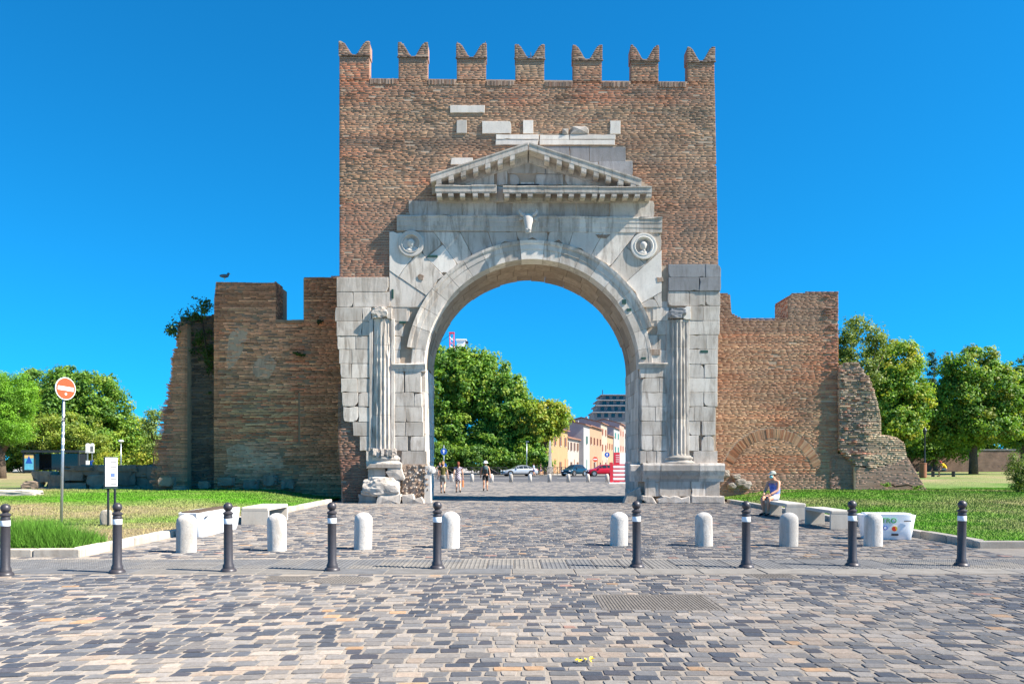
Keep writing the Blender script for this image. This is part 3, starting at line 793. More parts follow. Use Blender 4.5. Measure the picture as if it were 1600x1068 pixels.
# voussoirs of the arch ring, three stepped fasciae
joints = [0, 9, 18.5, 28, 37.5, 47.5, 57, 66.5, 75.5, 84.2, 95.6, 104, 113.5, 123, 132.5, 142, 151.5, 161, 171, 180]
def voussoir(a0, a1, k):
    key = k == 9
    vs = []; fs = []; sg = 4; fl = .012 if not key else .045
    lost = 1 if a0 < 16 or a0 > 168 else 0        # the outer moulding is broken away near the springing
    prof = [(RI + .004, .9, 0), (RI + .004, -.0, 0), (RI + .40, -.0, 0), (RI + .40, -.028, 0), (RI + .60, -.028, 0), (RI + .61, -.055, 0), (RI + .655, -.085, 0), (RO, -.10, 0), (RO + .01, .3, 0)]
    if lost: prof = [(RI + .004, .9, 0), (RI + .004, 0, 0), (RI + .40, 0, 0), (RI + .40, -.01, 0), (RI + .52, -.01, 0), (RI + .53, .0, 0), (RI + .54, .02, 0), (RI + .56, .05, 0), (RI + .57, .3, 0)]
    g = .0012
    for i in range(sg + 1):
        a = R(a0 + (a1 - a0) * i / sg) + (g if i == 0 else (-g if i == sg else 0))
        for r, y, _ in prof:
            yy = y - (fl if y < .2 else 0) + rnd.uniform(-.004, .004)
            vs.append((CXw + r * math.cos(a) - GL[0], YM + yy - GL[1], CZw + r * math.sin(a)))
    n = len(prof)
    for i in range(sg):
        for q in range(n - 1): fs.append((i * n + q, i * n + q + 1, (i + 1) * n + q + 1, (i + 1) * n + q))
    fs.append(tuple(range(n))); fs.append(tuple(sg * n + q for q in range(n - 1, -1, -1)))
    me = mesh('voussoir', vs, fs); bm = bmesh.new(); bm.from_mesh(me); bmesh.ops.recalc_face_normals(bm, faces=bm.faces); bm.to_mesh(me); bm.free()
    o = link('keystone' if key else 'voussoir', me, M['marble_clean'] if key or k in (5, 12) else M['marble'], gate)
for k in range(len(joints) - 1): voussoir(joints[k], joints[k + 1], k)
# soffit lining and passage sides
def soffit(a0, a1, y0, y1):
    vs = []; fs = []; sg = 3; p = rnd.uniform(-.006, .02); g = .006
    for r in (RI + p, RI + .3):
        for i in range(sg + 1):
            a = R(a0 + (a1 - a0) * i / sg) + (g / RI if i == 0 else (-g / RI if i == sg else 0))
            for y in (y0 + g, y1 - g): vs.append((CXw + r * math.cos(a) - GL[0], y - GL[1], CZw + r * math.sin(a)))
    h = (sg + 1) * 2
    for i in range(sg):
        a, b_ = 2 * i, 2 * i + 2
        fs += [(a, a + 1, b_ + 1, b_), (h + a, h + b_, h + b_ + 1, h + a + 1), (a, b_, h + b_, h + a), (a + 1, h + a + 1, h + b_ + 1, b_ + 1)]
    fs += [(0, h, h + 1, 1), (2 * sg, 2 * sg + 1, h + 2 * sg + 1, h + 2 * sg)]
    me = mesh('soffit_stone', vs, fs); bm = bmesh.new(); bm.from_mesh(me); bmesh.ops.recalc_face_normals(bm, faces=bm.faces); bm.to_mesh(me); bm.free()
    link('soffit_stone', me, M['soffit_stone'], gate)
for row in range(3):
    y0 = YM + .9 + row * 1.1; y1 = y0 + 1.1
    a = -rnd.uniform(0, 5)
    while a < 178:
        d = rnd.uniform(8, 12); e = y1 + (rnd.choice((0, .05, .22, .12)) if row == 2 else 0)
        soffit(max(a, 0), min(a + d, 180), y0, e); a += d
for sgn, X in ((1, JL), (-1, JR)):
    z = -.1
    while z < CZw - .05:
        h = .585; y = YM + .32 if z > 1.4 else YM + .32
        y = YM + .30
        while y < BACK + .05:
            l = min(rnd.uniform(.9, 1.4), BACK + .1 - y); p = rnd.uniform(-.004, .02); x0, x1 = X + p * sgn, X - .28 * sgn
            mb = MB().box(min(x0, x1) - GL[0], max(x0, x1) - GL[0], y + .005 - GL[1], y + l - .005 - GL[1], z + .005, min(z + h, CZw) - .005)
            mb.build('passage_stone', M['marble'], gate); y += l + .0
        z += h
# spandrels: stones fanning out from the ring, cut square at the top and sides
def ringpoly(a0, a1, r0, r1, n=5):
    return [(CXw + r0 * math.cos(R(a)), CZw + r0 * math.sin(R(a))) for a in np.linspace(a0, a1, n)] + [(CXw + r1 * math.cos(R(a)), CZw + r1 * math.sin(R(a))) for a in np.linspace(a1, a0, n)]
x0s, x1s, zts = fx(608), fx(1034), fz(361.5)
SP = [(17, 30, RO, 5.75), (17, 30, 5.75, 9), (30, 42, RO, 9), (42, 52, RO, 6.25), (42, 52, 6.25, 9), (52, 62, RO, 9), (62, 73, RO, 9), (73, 83, RO, 9), (83, 96.5, RO, 9), (96.5, 108, RO, 9), (108, 118, RO, 9), (118, 126, RO, 9), (126, 134, RO, 6.2), (126, 134, 6.2, 9),
      (134, 146, RO, 6.6), (134, 146, 6.6, 9), (146, 157, RO, 9), (157, 166, RO, 9)]
for i, (a0, a1, r0, r1) in enumerate(SP):
    q = clip_poly(ringpoly(a0, a1, r0 + .006, r1), fx(608) if a0 > 90 else 0, x1s, fz(480), zts)
    if len(q) > 2: block(q, YM + rnd.uniform(-.012, .03), .2, 'spandrel_stone', rnd.choice(['marble', 'marble', 'marble_clean']), gate, loc=GL, chip=.12)
# flat marble behind the ends
B(608, 478, 640, 502, yf=YM + .06, dep=.2); B(1010, 470, 1044, 510, yf=YM + .06, dep=.2)

# architrave, frieze
def arch_band(xs, y0, y1, pr, name, mat):
    for a, c in zip(xs[:-1], xs[1:]): molding(fx(a) + .003, fx(c) - .003, profz(y0 + (a - 620) * .008, y1 + (a - 620) * .008, pr), name, mat)
arch_band([620, 660, 760, 815, 842, 870, 905, 950, 999, 1034.5], 336.5, 360.5, [(-.3, 0), (.03, 0), (.03, .28), (.05, .30), (.05, .60), (.07, .62), (.07, .84), (.10, .88), (.13, .99), (-.3, 1)], 'architrave_stone', 'marble')
for a, c, m_ in ((638, 722, 'marble'), (722, 776, 'marble'), (776, 800, 'marble_rough'), (800, 858, 'marble_rough'), (858, 900, 'marble_rough'), (900, 953, 'marble_rough'), (953, 1023, 'marble')):
    B(a, 313, c, 337 + (a - 620) * .008, yf=YM + (.03 if m_ == 'marble' else .07), dep=.2, mat=m_, chip=.1, bulge=0 if m_ == 'marble' else .03)
# horizontal cornice with modillions
PJ = .72
ped = empty('pediment', (0, 0, 0), 0, gate)
def cornice_piece(a, c, y0, y1, ends=None):
    pr = [(-.3, 0), (.03, 0), (.05, .18), (.10, .22), (.13, .46), (.15, .50), (PJ - .02, .52), (PJ - .02, .58), (PJ, .60), (PJ, .90), (PJ + .035, .94), (PJ + .035, 1.0), (-.3, 1.03)]
    s = (YM - PJ) / YM
    o = molding(GX(a, YM - PJ), GX(c, YM - PJ), [(p, GZ(y1 + (y0 - y1) * t, YM - max(p, 0) * .9)) for p, t in pr], 'cornice_stone', 'marble_rough', ped)
    x = a + 6
    while x < c - 4:
        X = GX(x, YM - PJ); zt = GZ(y1 + (y0 - y1) * .54, YM - PJ); zb = GZ(y1 + (y0 - y1) * .34, YM - PJ)
        mb = MB()
        pts = [(YM - .1, zt), (YM - .1, zb + .02), (YM - PJ + .14, zb), (YM - PJ + .05, zb - .02), (YM - PJ + .01, zb + .03), (YM - PJ + .01, zt)]
        w = .10
        vs = [(X - w - GL[0], y - GL[1], z) for y, z in pts] + [(X + w - GL[0], y - GL[1], z) for y, z in pts]; n = len(pts)
        mb.add(vs, [tuple(range(n)), tuple(range(2 * n - 1, n - 1, -1))] + [((i + 1) % n, i, n + i, n + (i + 1) % n) for i in range(n)])
        mb.build('modillion', M['marble_rough'], ped); x += 18.2
cornice_piece(680, 736, 289.5, 316); cornice_piece(736.5, 775.5, 289.5, 316); cornice_piece(786, 850, 291, 316); cornice_piece(850.5, 935, 291.3, 316); cornice_piece(935.5, 1018.5, 291.8, 316)
B(774, 292, 788, 316, yf=YM - .02, dep=.2, mat='marble_rough', chip=.15)
# raking cornices
def rake(p0, p1, nst, flip):
    """p0 lower outer end, p1 apex, photo points on the outer plane"""
    Yo = YM - PJ; A = Vector((GX(p0[0], Yo), 0, GZ(p0[1], Yo))); Bv = Vector((GX(p1[0], Yo), 0, GZ(p1[1], Yo)))
    d = (Bv - A).normalized(); L = (Bv - A).length; nv = Vector((-d.z, 0, d.x)) if d.x > 0 else Vector((d.z, 0, -d.x))
    if nv.z > 0: nv = -nv
    pr = [(-.2, .0), (PJ + .03, .0), (PJ + .03, .05), (PJ, .08), (PJ, .27), (PJ - .02, .29), (.15, .30), (.13, .36), (.08, .46), (.05, .52), (.0, .54), (-.2, .54)]
    cuts = [0] + sorted(rnd.uniform(.2, .85) for _ in range(nst - 1)) + [1]
    def station(t, k, s): # upright cut at both ends
        vs = []
        for p, q in pr:
            c = A + d * (L * t) + nv * q
            dx = c.x
            tgt = (A + d * (L * t)).x
            c = c + d * ((tgt - c.x) / d.x)
            vs.append((c.x - GL[0], YM - p - GL[1], c.z + rnd.uniform(-.004, .004)))
        return vs
    for a, b_ in zip(cuts[:-1], cuts[1:]):
        n = len(pr); vs = []; fs = []; m_ = max(2, int((b_ - a) * L / .5))
        for i in range(m_ + 1): vs += station(a + .0015 + (b_ - a - .003) * i / m_, i, 0)
        for i in range(m_):
            for k in range(n - 1): fs.append((i * n + k, (i + 1) * n + k, (i + 1) * n + k + 1, i * n + k + 1))
        fs += [tuple(range(n)), tuple(m_ * n + k for k in range(n - 1, -1, -1))]
        me = mesh('raking_cornice', vs, fs); bm = bmesh.new(); bm.from_mesh(me); bmesh.ops.recalc_face_normals(bm, faces=bm.faces); bm.to_mesh(me); bm.free()
        link('raking_cornice', me, M['marble_rough'], ped)
    # modillions hang square below the slope
    t = .35
    while t < L - .25:
        c = A + d * t; zt = -.34; zb = -.50; w = .10
        ang = math.atan2(d.z, d.x)
        pts = [(-.08, zt + .03), (-.08, zb), (-PJ + .12, zb), (-PJ + .05, zb - .02), (-PJ + .01, zb + .03), (-PJ + .01, zt + .06)]
        vs = []
        for s in (-w, w):
            for y, z in pts: vs.append((c.x + s - GL[0], YM + y - GL[1], c.z + z + s * d.z / d.x * (1 if True else 0)))
        n = len(pts)
        MB().add(vs, [tuple(range(n)), tuple(range(2 * n - 1, n - 1, -1))] + [((i + 1) % n, i, n + i, n + (i + 1) % n) for i in range(n)]).build('modillion', M['marble_rough'], ped)
        t += .52
rake((672.5, 273), (825, 222.5), 4, False); rake((1002.5, 279.5), (826.5, 222.5), 4, True)
# tympanum
TY = [[(700, 289), (745, 270), (772, 262), (772, 289)], [(776, 289), (776, 260), (793, 254), (793, 289)], [(796, 289), (796, 272), (812, 272), (812, 289)], [(836, 289), (836, 272), (880, 272), (880, 289)],
      [(883, 289), (883, 272), (905, 273), (948, 290)], [(786, 257), (826, 246), (852, 255), (852, 271), (795, 271)], [(853, 256), (905, 272), (853, 271)], [(813, 289), (813, 284), (835, 284), (835, 289)]]
for q in TY: block(fp(q), YM + rnd.uniform(.0, .03), .15, 'tympanum_stone', 'marble', ped, loc=GL, chip=.1, ch=.01)
MB().box(fx(808) - GL[0], fx(842) - GL[0], YM - .03 - GL[1], YM + .06 - GL[1], fz(289.2), fz(287.8)).build('iron_bar', M['dark_metal'], ped)

# columns
def column(cxpx, ybase, ytop, r0, r1, seed, base_x):
    rr = random.Random(seed); cx = fx(cxpx); zb, zt = fz(ybase), fz(ytop); cy = YM + .40
    col = empty('column', (cx - GL[0], cy - GL[1], zb), 0, gate)
    nfl = 22; cuts = [0, .27, .56, .80, 1]; worn = [(.62 if seed == 1 else .5, .80), (.9, 1.0)]
    for a, b_ in zip(cuts[:-1], cuts[1:]):
        m_ = 22; vs = []; fs = []; per = nfl * 6
        for i in range(m_ + 1):
            t = a + .0008 + (b_ - a - .0016) * i / m_; rad = r0 + (r1 - r0) * t; z = (zt - zb) * t
            for k in range(per):
                th = 2 * math.pi * k / per; ph = k % 6
                groove = (0, 0, .042, .06, .06, .042)[ph]
                if t > .985 or (t < .012): groove *= .2
                nn = mno.noise(Vector((math.cos(th) * 2.2 + seed * 9, math.sin(th) * 2.2, z * 1.1)))
                wear = max(0, nn - .22) * .14 + (max(0, mno.noise(Vector((math.cos(th) * 4 + seed, math.sin(th) * 4, z * 3.1))) - .25) * .06)
                if ph > 1: rr_ = min(rad - groove, rad - wear)
                else: rr_ = rad - wear
                if seed == 1 and t > .70: rr_ -= max(0, math.sin(th * 1.0 + 3.6)) * .02 + (groove * -.6 if nn > -.1 else 0)
                vs.append((rr_ * math.cos(th), rr_ * math.sin(th), z))
        for i in range(m_):
            for k in range(per): fs.append((i * per + k, i * per + (k + 1) % per, (i + 1) * per + (k + 1) % per, (i + 1) * per + k))
        fs += [tuple(range(per - 1, -1, -1)), tuple(m_ * per + k for k in range(per))]
        link('column_drum', mesh('column_drum', vs, fs), M['marble'], col)
    return col, cx, cy
c1, cx1, cy1 = column(598, 703.5, 498, .60, .55, 1, 605)
c2, cx2, cy2 = column(1059, 711, 500, .60, .56, 2, 1062)
# pilaster strips beside the shafts
B(577, 498, 583, 704, yf=YM - .06, dep=.2); B(611, 498, 617, 704, yf=YM - .05, dep=.2)
B(1041, 500, 1046, 712, yf=YM - .05, dep=.2); B(1072, 500, 1077, 712, yf=YM - .05, dep=.2)
# ruined capitals
rock('capital', (fx(594), YM - .02, fz(489)), (.44, .36, .31), 'marble_rough', gate, 3, 4, .55, .72, GL)
B(604, 481, 613, 500, yf=YM - .14, dep=.3, mat='marble', chip=.12)
rock('capital', (fx(1058), YM - .02, fz(490)), (.46, .38, .28), 'marble_grey', gate, 5, 4, .5, .72, GL)
B(1066, 479, 1079, 500, yf=YM - .14, dep=.3, mat='marble_clean', chip=.12)
# column bases
def cbase(cx, cy, y0, y1, name):
    z0 = fz(y1); h = fz(y0) - z0
    mb = MB().lathe([(.70, 0), (.74, .02 * h), (.77, .12 * h), (.76, .22 * h), (.70, .32 * h), (.665, .40 * h), (.66, .50 * h), (.69, .56 * h), (.705, .68 * h), (.69, .80 * h), (.63, .86 * h), (.60, h)], 48)
    for i, v in enumerate(mb.v):
        k = 1 - max(0, mno.noise(Vector(v) * 3.1)) * .08; mb.v[i] = (v[0] * k, v[1] * k, v[2])
    mb.build(name, M['marble'], gate, loc=(cx - GL[0], cy - .02 - GL[1], z0), auto=40)
cbase(cx1 + .12, cy1, 711, 726.5, 'column_base'); cbase(cx2 + .05, cy2, 711, 724.5, 'column_base')
for k in range(7):   # broken leaves of stone above the battered base
    rock('stone_fragment', (cx1 - .42 + k * .15, YM - .22 - (k % 2) * .05, fz(707) + rnd.uniform(-.08, .06)), (.17, .10, .20), 'marble_rough', gate, 20 + k, 3, .9, .7, GL, k * .6)
B(572, 704, 600, 730, yf=YM - .04, dep=.3); B(574, 724, 629, 731, yf=YM - .40, dep=.6, mat='marble_rough', chip=.2)
# ruined pedestal on the shaded side
B(576, 730, 604, 748, yf=YM - .22, dep=.5, mat='marble', chip=.15)
block(fp([(600, 732), (622, 726), (627, 727), (634, 747), (632, 750), (612, 748)]), YM - .36, .6, 'stone_block', 'marble_rough', gate, loc=GL, chip=.15, bulge=.05)
rock('pedestal_rock', (fx(598), YM - .30, fz(760)), (.86, .48, .46), 'marble_rough', gate, 11, 4, .30, .85, GL)
rock('pedestal_rock', (fx(578), YM - .30, fz(769)), (.36, .3, .16), 'marble_rough', gate, 12, 3, .25, .8, GL)
block(fp([(562, 787), (562, 771), (590, 772), (592, 787)]), YM - .42, .8, 'plinth_stone', 'marble_rough', gate, loc=GL, chip=.12)
block(fp([(590, 787), (594, 773), (629, 771), (630, 787)]), YM - .62, 1.0, 'plinth_stone', 'marble_rough', gate, loc=GL, chip=.2, bulge=.04)
block(fp([(630, 787), (631, 772), (655, 770), (664, 780), (665, 787)]), YM - .55, .9, 'plinth_stone', 'marble_rough', gate, loc=GL, chip=.2, bulge=.04)
# rubble core showing beside the passage
for j in range(9):
    for i in range(8):
        px = 631 + i * 5.0 + rnd.uniform(-2, 2); py = 728 + j * 5.4 + rnd.uniform(-2, 2)
        rock('rubble_stone', (fx(px), YM - .02 + rnd.uniform(-.05, .06), fz(py)), (rnd.uniform(.06, .13), .10, rnd.uniform(.04, .08)), rnd.choice(['conglomerate', 'conglomerate', 'marble_rough', 'soffit_stone']), gate, rnd.randint(0, 999), 2, .9, .55, GL, rnd.random() * 3)
B(628, 724, 668, 786, yf=YM - .01, dep=.3, mat='conglomerate', bulge=.05)
block(fp([(664, 727), (672, 727), (674, 786), (662, 786)]), YM - .06, .5, 'stone_block', 'marble_clean', gate, loc=GL, chip=.15)
rock('impost_fragment', (fx(674), YM + .12, fz(734)), (.16, .25, .17), 'marble_clean', gate, 44, 3, .2, .85, GL)
# pedestal on the sunlit side
pp = [(-.3, 0), (.20, 0), (.22, .16), (.32, .34), (.37, .52), (.42, .60), (.43, .88), (.40, .95), (.36, 1.0), (-.3, 1.02)]
for a, c in ((1003, 1030), (1030.5, 1090), (1090.5, 1129)): molding(fx(a), fx(c), [(p, GZ(752 + (723.5 - 752) * t, YM - max(0, p))) for p, t in pp], 'pedestal_cornice', 'marble_rough')
for a, c in ((1007, 1023), (1029, 1078), (1078, 1101), (1101, 1123)): B(a, 751, c, 775, yf=YM - .20, dep=.4, mat='marble' if a < 1090 else 'marble_rough', chip=.1)
B(1020, 752, 1032, 775, yf=YM - .12, dep=.3)
for a, c in ((1000, 1024), (1024, 1076), (1076, 1129)): block(fp([(a, 785.5), (a + 1, 773), (c - 1, 774), (c, 785.5)]), YM - .46, .8, 'plinth_stone', 'marble_rough', gate, loc=GL, chip=.15, ch=.04)
block(fp([(974, 786), (980, 770), (1000, 760), (1004, 786)]), YM - .1, .6, 'plinth_stone', 'marble_rough', gate, loc=GL, chip=.2)
molding(fx(985), fx(1005), profz(724, 752, [(-.3, 0), (.02, 0), (.05, .3), (.12, .6), (.12, .9), (-.3, 1)]), 'pedestal_cornice', 'marble_rough')

# medallions with busts, bull's head on the keystone
def bust(parent, c, s, turn):
    mb = MB()
    mb.sphere((0, 0, 0), (.155, .15, .20), 18, 12); v0 = len(mb.v)
    for i, (x, y, z) in enumerate(mb.v):
        if y < 0 and z < -.02: x *= .82
        if y < -.05: y -= .03 * math.exp(-((z + .01) / .06) ** 2 - (x / .03) ** 2); y += .02 * math.exp(-((z - .03) / .03) ** 2 - ((abs(x) - .06) / .03) ** 2); y -= .012 * math.exp(-((z + .11) / .02) ** 2 - (x / .05) ** 2)
        if z > .05 or y > .02: k = 1.12 + .05 * math.sin(x * 60) * math.sin(z * 50); x *= k; y *= k
        mb.v[i] = (x, y, z)
    mb.lathe([(.09, -.30), (.075, -.2), (.07, -.1)], 12); mb.sphere((0, .03, -.34), (.24, .12, .12), 16, 8)
    mb.xform(Matrix.Rotation(turn, 4, 'Z') @ Matrix.Scale(s, 4))
    mb.build('bust', M['marble_clean'], parent, True, loc=c)
def medallion(px, py, turn):
    X, Z = fx(px) - GL[0], fz(py)
    e = empty('medallion', (X, YM - GL[1], Z), 0, gate)
    prof = [(.52, .06), (.54, -.06), (.53, -.10), (.47, -.115), (.44, -.10), (.40, -.10), (.375, -.13), (.355, -.12), (.34, -.02), (.30, .03), (.001, .05)]
    mb = MB(); seg = 48; vs = [(r * math.cos(2 * math.pi * k / seg), y, r * math.sin(2 * math.pi * k / seg)) for r, y in prof for k in range(seg)]
    fs = [(i * seg + k, i * seg + (k + 1) % seg, (i + 1) * seg + (k + 1) % seg, (i + 1) * seg + k) for i in range(len(prof) - 1) for k in range(seg)]
    mb.add(vs, fs).build('medallion_frame', M['marble_clean'], e, auto=50)
    bust(e, (0, -.03, .02), .86, turn)
medallion(642.5, 381, .3); medallion(1005.5, 385, .25)
bull = MB()
path = [((0, -.05, .18), .12), ((0, -.16, .16), .15), ((0, -.24, .05), .14), ((0, -.32, -.10), .105), ((0, -.37, -.22), .09), ((0, -.38, -.29), .085)]
bull.tube([p for p, r in path], [r for p, r in path], 14)
for s in (-1, 1):
    bull.tube([(s * .09, -.14, .25), (s * .19, -.18, .27), (s * .26, -.2, .35), (s * .25, -.2, .43)], [.06, .055, .04, .014], 8)
    bull.tube([(s * .12, -.10, .18), (s * .22, -.08, .17), (s * .26, -.08, .13)], [.05, .055, .01], 8)
    bull.sphere((s * .095, -.27, .08), .03, 8, 6); bull.sphere((s * .045, -.445, -.25), .03, 8, 6)
bull.sphere((0, -.4, -.30), (.085, .06, .05), 12, 8)
bull.xform(Matrix.Scale(1.35, 4))
bull.build('bull_head', M['marble_clean'], gate, True, loc=(fx(825) - GL[0], YM - .10 - GL[1], fz(353)))
# broken holes: brown slabs whose colour gives both the holes' shade and bared core
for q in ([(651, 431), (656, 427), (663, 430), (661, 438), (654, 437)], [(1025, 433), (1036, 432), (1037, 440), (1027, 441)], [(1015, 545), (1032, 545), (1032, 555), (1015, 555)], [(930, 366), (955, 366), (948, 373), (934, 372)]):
    block(fp(q), YM - .03, .1, 'painted_hole', 'conglomerate', gate, loc=GL, chip=.03, rough=.02, seg=.06, ch=.003)
# bronze cramps
for (a, b_, c, d) in ((668, 399, 684, 402), (612, 452, 615, 466), (624, 502, 634, 505), (972, 468, 978, 475), (979, 482, 986, 486), (1002, 558, 1009, 561), (1094, 547, 1106, 551)):
    MB().box(fx(a) - GL[0], fx(c) - GL[0], YM - .05 - GL[1], YM + .05 - GL[1], fz(d), fz(b_)).build('metal_cramp', M['green_bronze'], gate)
# iron cross on the middle merlon
mb = MB(); X = fx(829.5) - GL[0]; Z = fz(91)
mb.tube([(X, .3, Z - .1), (X, .3, Z + .38)], .014, 6).tube([(X - .13, .3, Z + .22), (X + .13, .3, Z + .22)], .014, 6)
mb.build('iron_cross', M['dark_metal'], gate)
# ------------------------------------------------------------------ ruined town walls beside the gate
def slabwall(name, poly, y0, y1, parent, mat='mortar_dark', loc=(0, 0, 0)):
    n = len(poly); L = loc
    vs = [(x - L[0], y0 - L[1], z - L[2]) for x, z in poly] + [(x - L[0], y1 - L[1], z - L[2]) for x, z in poly]
    me = mesh(name, vs, [tuple(range(n)), tuple(range(2 * n - 1, n - 1, -1))] + [((i + 1) % n, i, n + i, n + (i + 1) % n) for i in range(n)])
    bm = bmesh.new(); bm.from_mesh(me); bmesh.ops.recalc_face_normals(bm, faces=bm.faces); bm.to_mesh(me); bm.free()
    return link(name, me, M[mat], parent)
def side_bricks(x, sgn, ya, yb, z0, z1, colf, seed, rough=.01):
    """bricks on a face looking along x (sgn +1/-1)"""
    rr = random.Random(seed); out = []; z = z0
    while z < z1:
        h = .078; y = ya
        while y < yb - .03:
            l = min(rr.uniform(.13, .3), yb - y)
            if rr.random() > .01:
                xo = x + sgn * rr.uniform(-rough, rough); k = .006
                vs = [(xo - sgn * .07, y + k, z + k), (xo - sgn * .07, y + l - k, z + k), (xo - sgn * .07, y + l - k, z + h - k), (xo - sgn * .07, y + k, z + h - k),
                      (xo, y + k, z + k), (xo, y + l - k, z + k), (xo, y + l - k, z + h - k), (xo, y + k, z + h - k)]
                out.append((vs, colf(y, z, rr), l * h * .6))
            y += l
        z += h
    return out
# --- shaded wall (Y 38.3), stepped top with a crenel, buttress and dark recess beyond it
YW = 38.30
LL = (GX(430, YW), YW, 0)
lw = empty('ruined_wall', LL); tag(lw, 'tall shaded ruined brick town wall with one crenel and ivy', 'wall')
wl = lambda pts, Y=YW: [(GX(a, Y), GZ(b, Y)) for a, b in pts]
mainP = [(334, 790), (334, 470), (337, 441), (431, 441), (431, 500), (475, 500), (475, 433), (531, 432), (540, 790)]
def lcol(x, z, rr):
    px = 800 + x * FPX / YW; py = HOR - (z - EYE) * FPX / YW
    n1 = float(fnoise(x * .8, z * .8, 71)); n2 = float(fnoise(x * .45, z * .6, 72)); t = rr.random()
    brown = (.30, .20, .135); red = (.35, .16, .10); tan = (.47, .37, .255); grey = (.40, .315, .235); dark = (.12, .09, .07)
    c = mixc(brown, red, (n1 - .45) * 2.5)
    if py < 500: c = mixc(c, (.20, .145, .105), .6)
    if 348 < px < 450 and 480 < py < 650: c = mixc(c, grey, .75)
    if 345 < px < 470 and 610 < py < 700: c = mixc(c, tan if t < .6 else red, .7)
    if px > 466 and py > 510: c = mixc(c, (.32, .215, .145), .6)
    if px > 468 and py > 740: c = mixc(c, grey, .5)
    if py > 690 and 350 < px < 440: c = mixc(c, (.30, .265, .235), .65)
    if t < .1: c = mixc(c, dark, .6)
    elif t < .2: c = mixc(c, tan, .6)
    c = mixc(c, dark, max(0, (n2 - .58) * 2))
    return jig((min(.85, c[0] * 2.25), c[1] * 1.48, c[2] * 1.12), rr, .55)
def lrough(x, z):
    px = 800 + x * FPX / YW; py = HOR - (z - EYE) * FPX / YW
    h = float(fnoise(x * 1.3, z * 1.5, 73))
    if 345 < px < 455 and 490 < py < 660: return .028, .12 + max(0, h - .5)
    if 350 < px < 466 and 690 < py: return .035, .2 + max(0, h - .45)
    return .010 + .03 * max(0, h - .5), max(0, (h - .58) * 2.0)
slabwall('wall_core', wl([(a + (1 if a < 340 else -1), b + 1) for a, b in mainP]), YW + .03, YW + 2.0, lw, loc=LL)
lb = bricks([wl(mainP)], [wl(rect(466, 612, 469, 690)), wl(rect(418, 622, 423, 628))], YW, lcol, lrough, seed=21, deep=.02)
zc0, zc1 = GZ(500, YW), GZ(441, YW)
lb += side_bricks(GX(431, YW), 1, YW, YW + 1.2, zc0, zc1, lcol, 22)
slabwall('parapet_sill', wl([(431, 504), (475, 504), (475, 500), (431, 500)]), YW - .05, YW + 1.2, lw, 'mortar_dark', LL)
for q in ([(352, 700), (372, 692), (398, 696), (410, 704), (440, 712), (446, 730), (420, 736), (384, 734), (356, 732)], [(358, 520), (372, 508), (390, 512), (384, 540), (372, 566), (356, 580), (352, 556)], [(398, 560), (420, 552), (436, 566), (424, 590), (402, 596), (392, 580)]):
    block(wl(q), YW - .012, .05, 'plaster_patch', 'plaster', lw, loc=LL, chip=.12, rough=.06, seg=.12, ch=.012)
# recess and buttress
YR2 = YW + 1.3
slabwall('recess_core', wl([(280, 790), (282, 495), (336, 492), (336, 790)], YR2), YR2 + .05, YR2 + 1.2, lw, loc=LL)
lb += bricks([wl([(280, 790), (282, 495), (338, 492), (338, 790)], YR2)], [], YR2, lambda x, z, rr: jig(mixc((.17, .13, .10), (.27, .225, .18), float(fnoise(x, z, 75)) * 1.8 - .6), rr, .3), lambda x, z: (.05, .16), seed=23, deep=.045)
YB2 = YW + .45
butt = [(236, 790), (232, 745), (239, 715), (237, 700), (247, 672), (246, 650), (258, 618), (257, 605), (265, 575), (264, 560), (271, 530), (272, 503), (289, 503), (289, 790)]
slabwall('buttress_core', wl([(a + (9 if a < 280 else -.5), b + 1) for a, b in butt], YB2), YB2 + .012, YB2 + 1.3, lw, loc=LL)
def bcol(x, z, rr):
    px = 800 + x * FPX / YB2; c = (.33, .225, .155) if px > 266 else mixc((.26, .185, .14), (.37, .18, .13), float(fnoise(x * 2, z * .8, 77)) * 2 - .5)
    return jig((c[0] * 2.1, c[1] * 1.4, c[2] * 1.05), rr, .5)
lb += bricks([wl(butt, YB2)], [], YB2, bcol, lambda x, z: (.012, .01) if 800 + x * FPX / YB2 > 266 else (.05, .12), seed=24, deep=.008, ragged=.16, back=.3)
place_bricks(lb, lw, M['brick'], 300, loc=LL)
for (px, py, rx, rz_, s) in ((262, 752, .5, .3, 1), (285, 764, .45, .22, 2), (320, 757, .35, .25, 3), (356, 752, .5, .28, 4), (395, 757, .5, .3, 5), (425, 750, .45, .35, 6), (452, 756, .4, .3, 7), (345, 768, .3, .16, 8), (385, 770, .5, .12, 9), (438, 770, .35, .14, 10), (300, 768, .3, .15, 12)):
    rock('base_stone', (GX(px, YW), YW - .12 + rnd.uniform(-.1, .1), GZ(py, YW)), (rx, .35, rz_), 'rock', lw, s + 60, 3, .6, .62, LL)
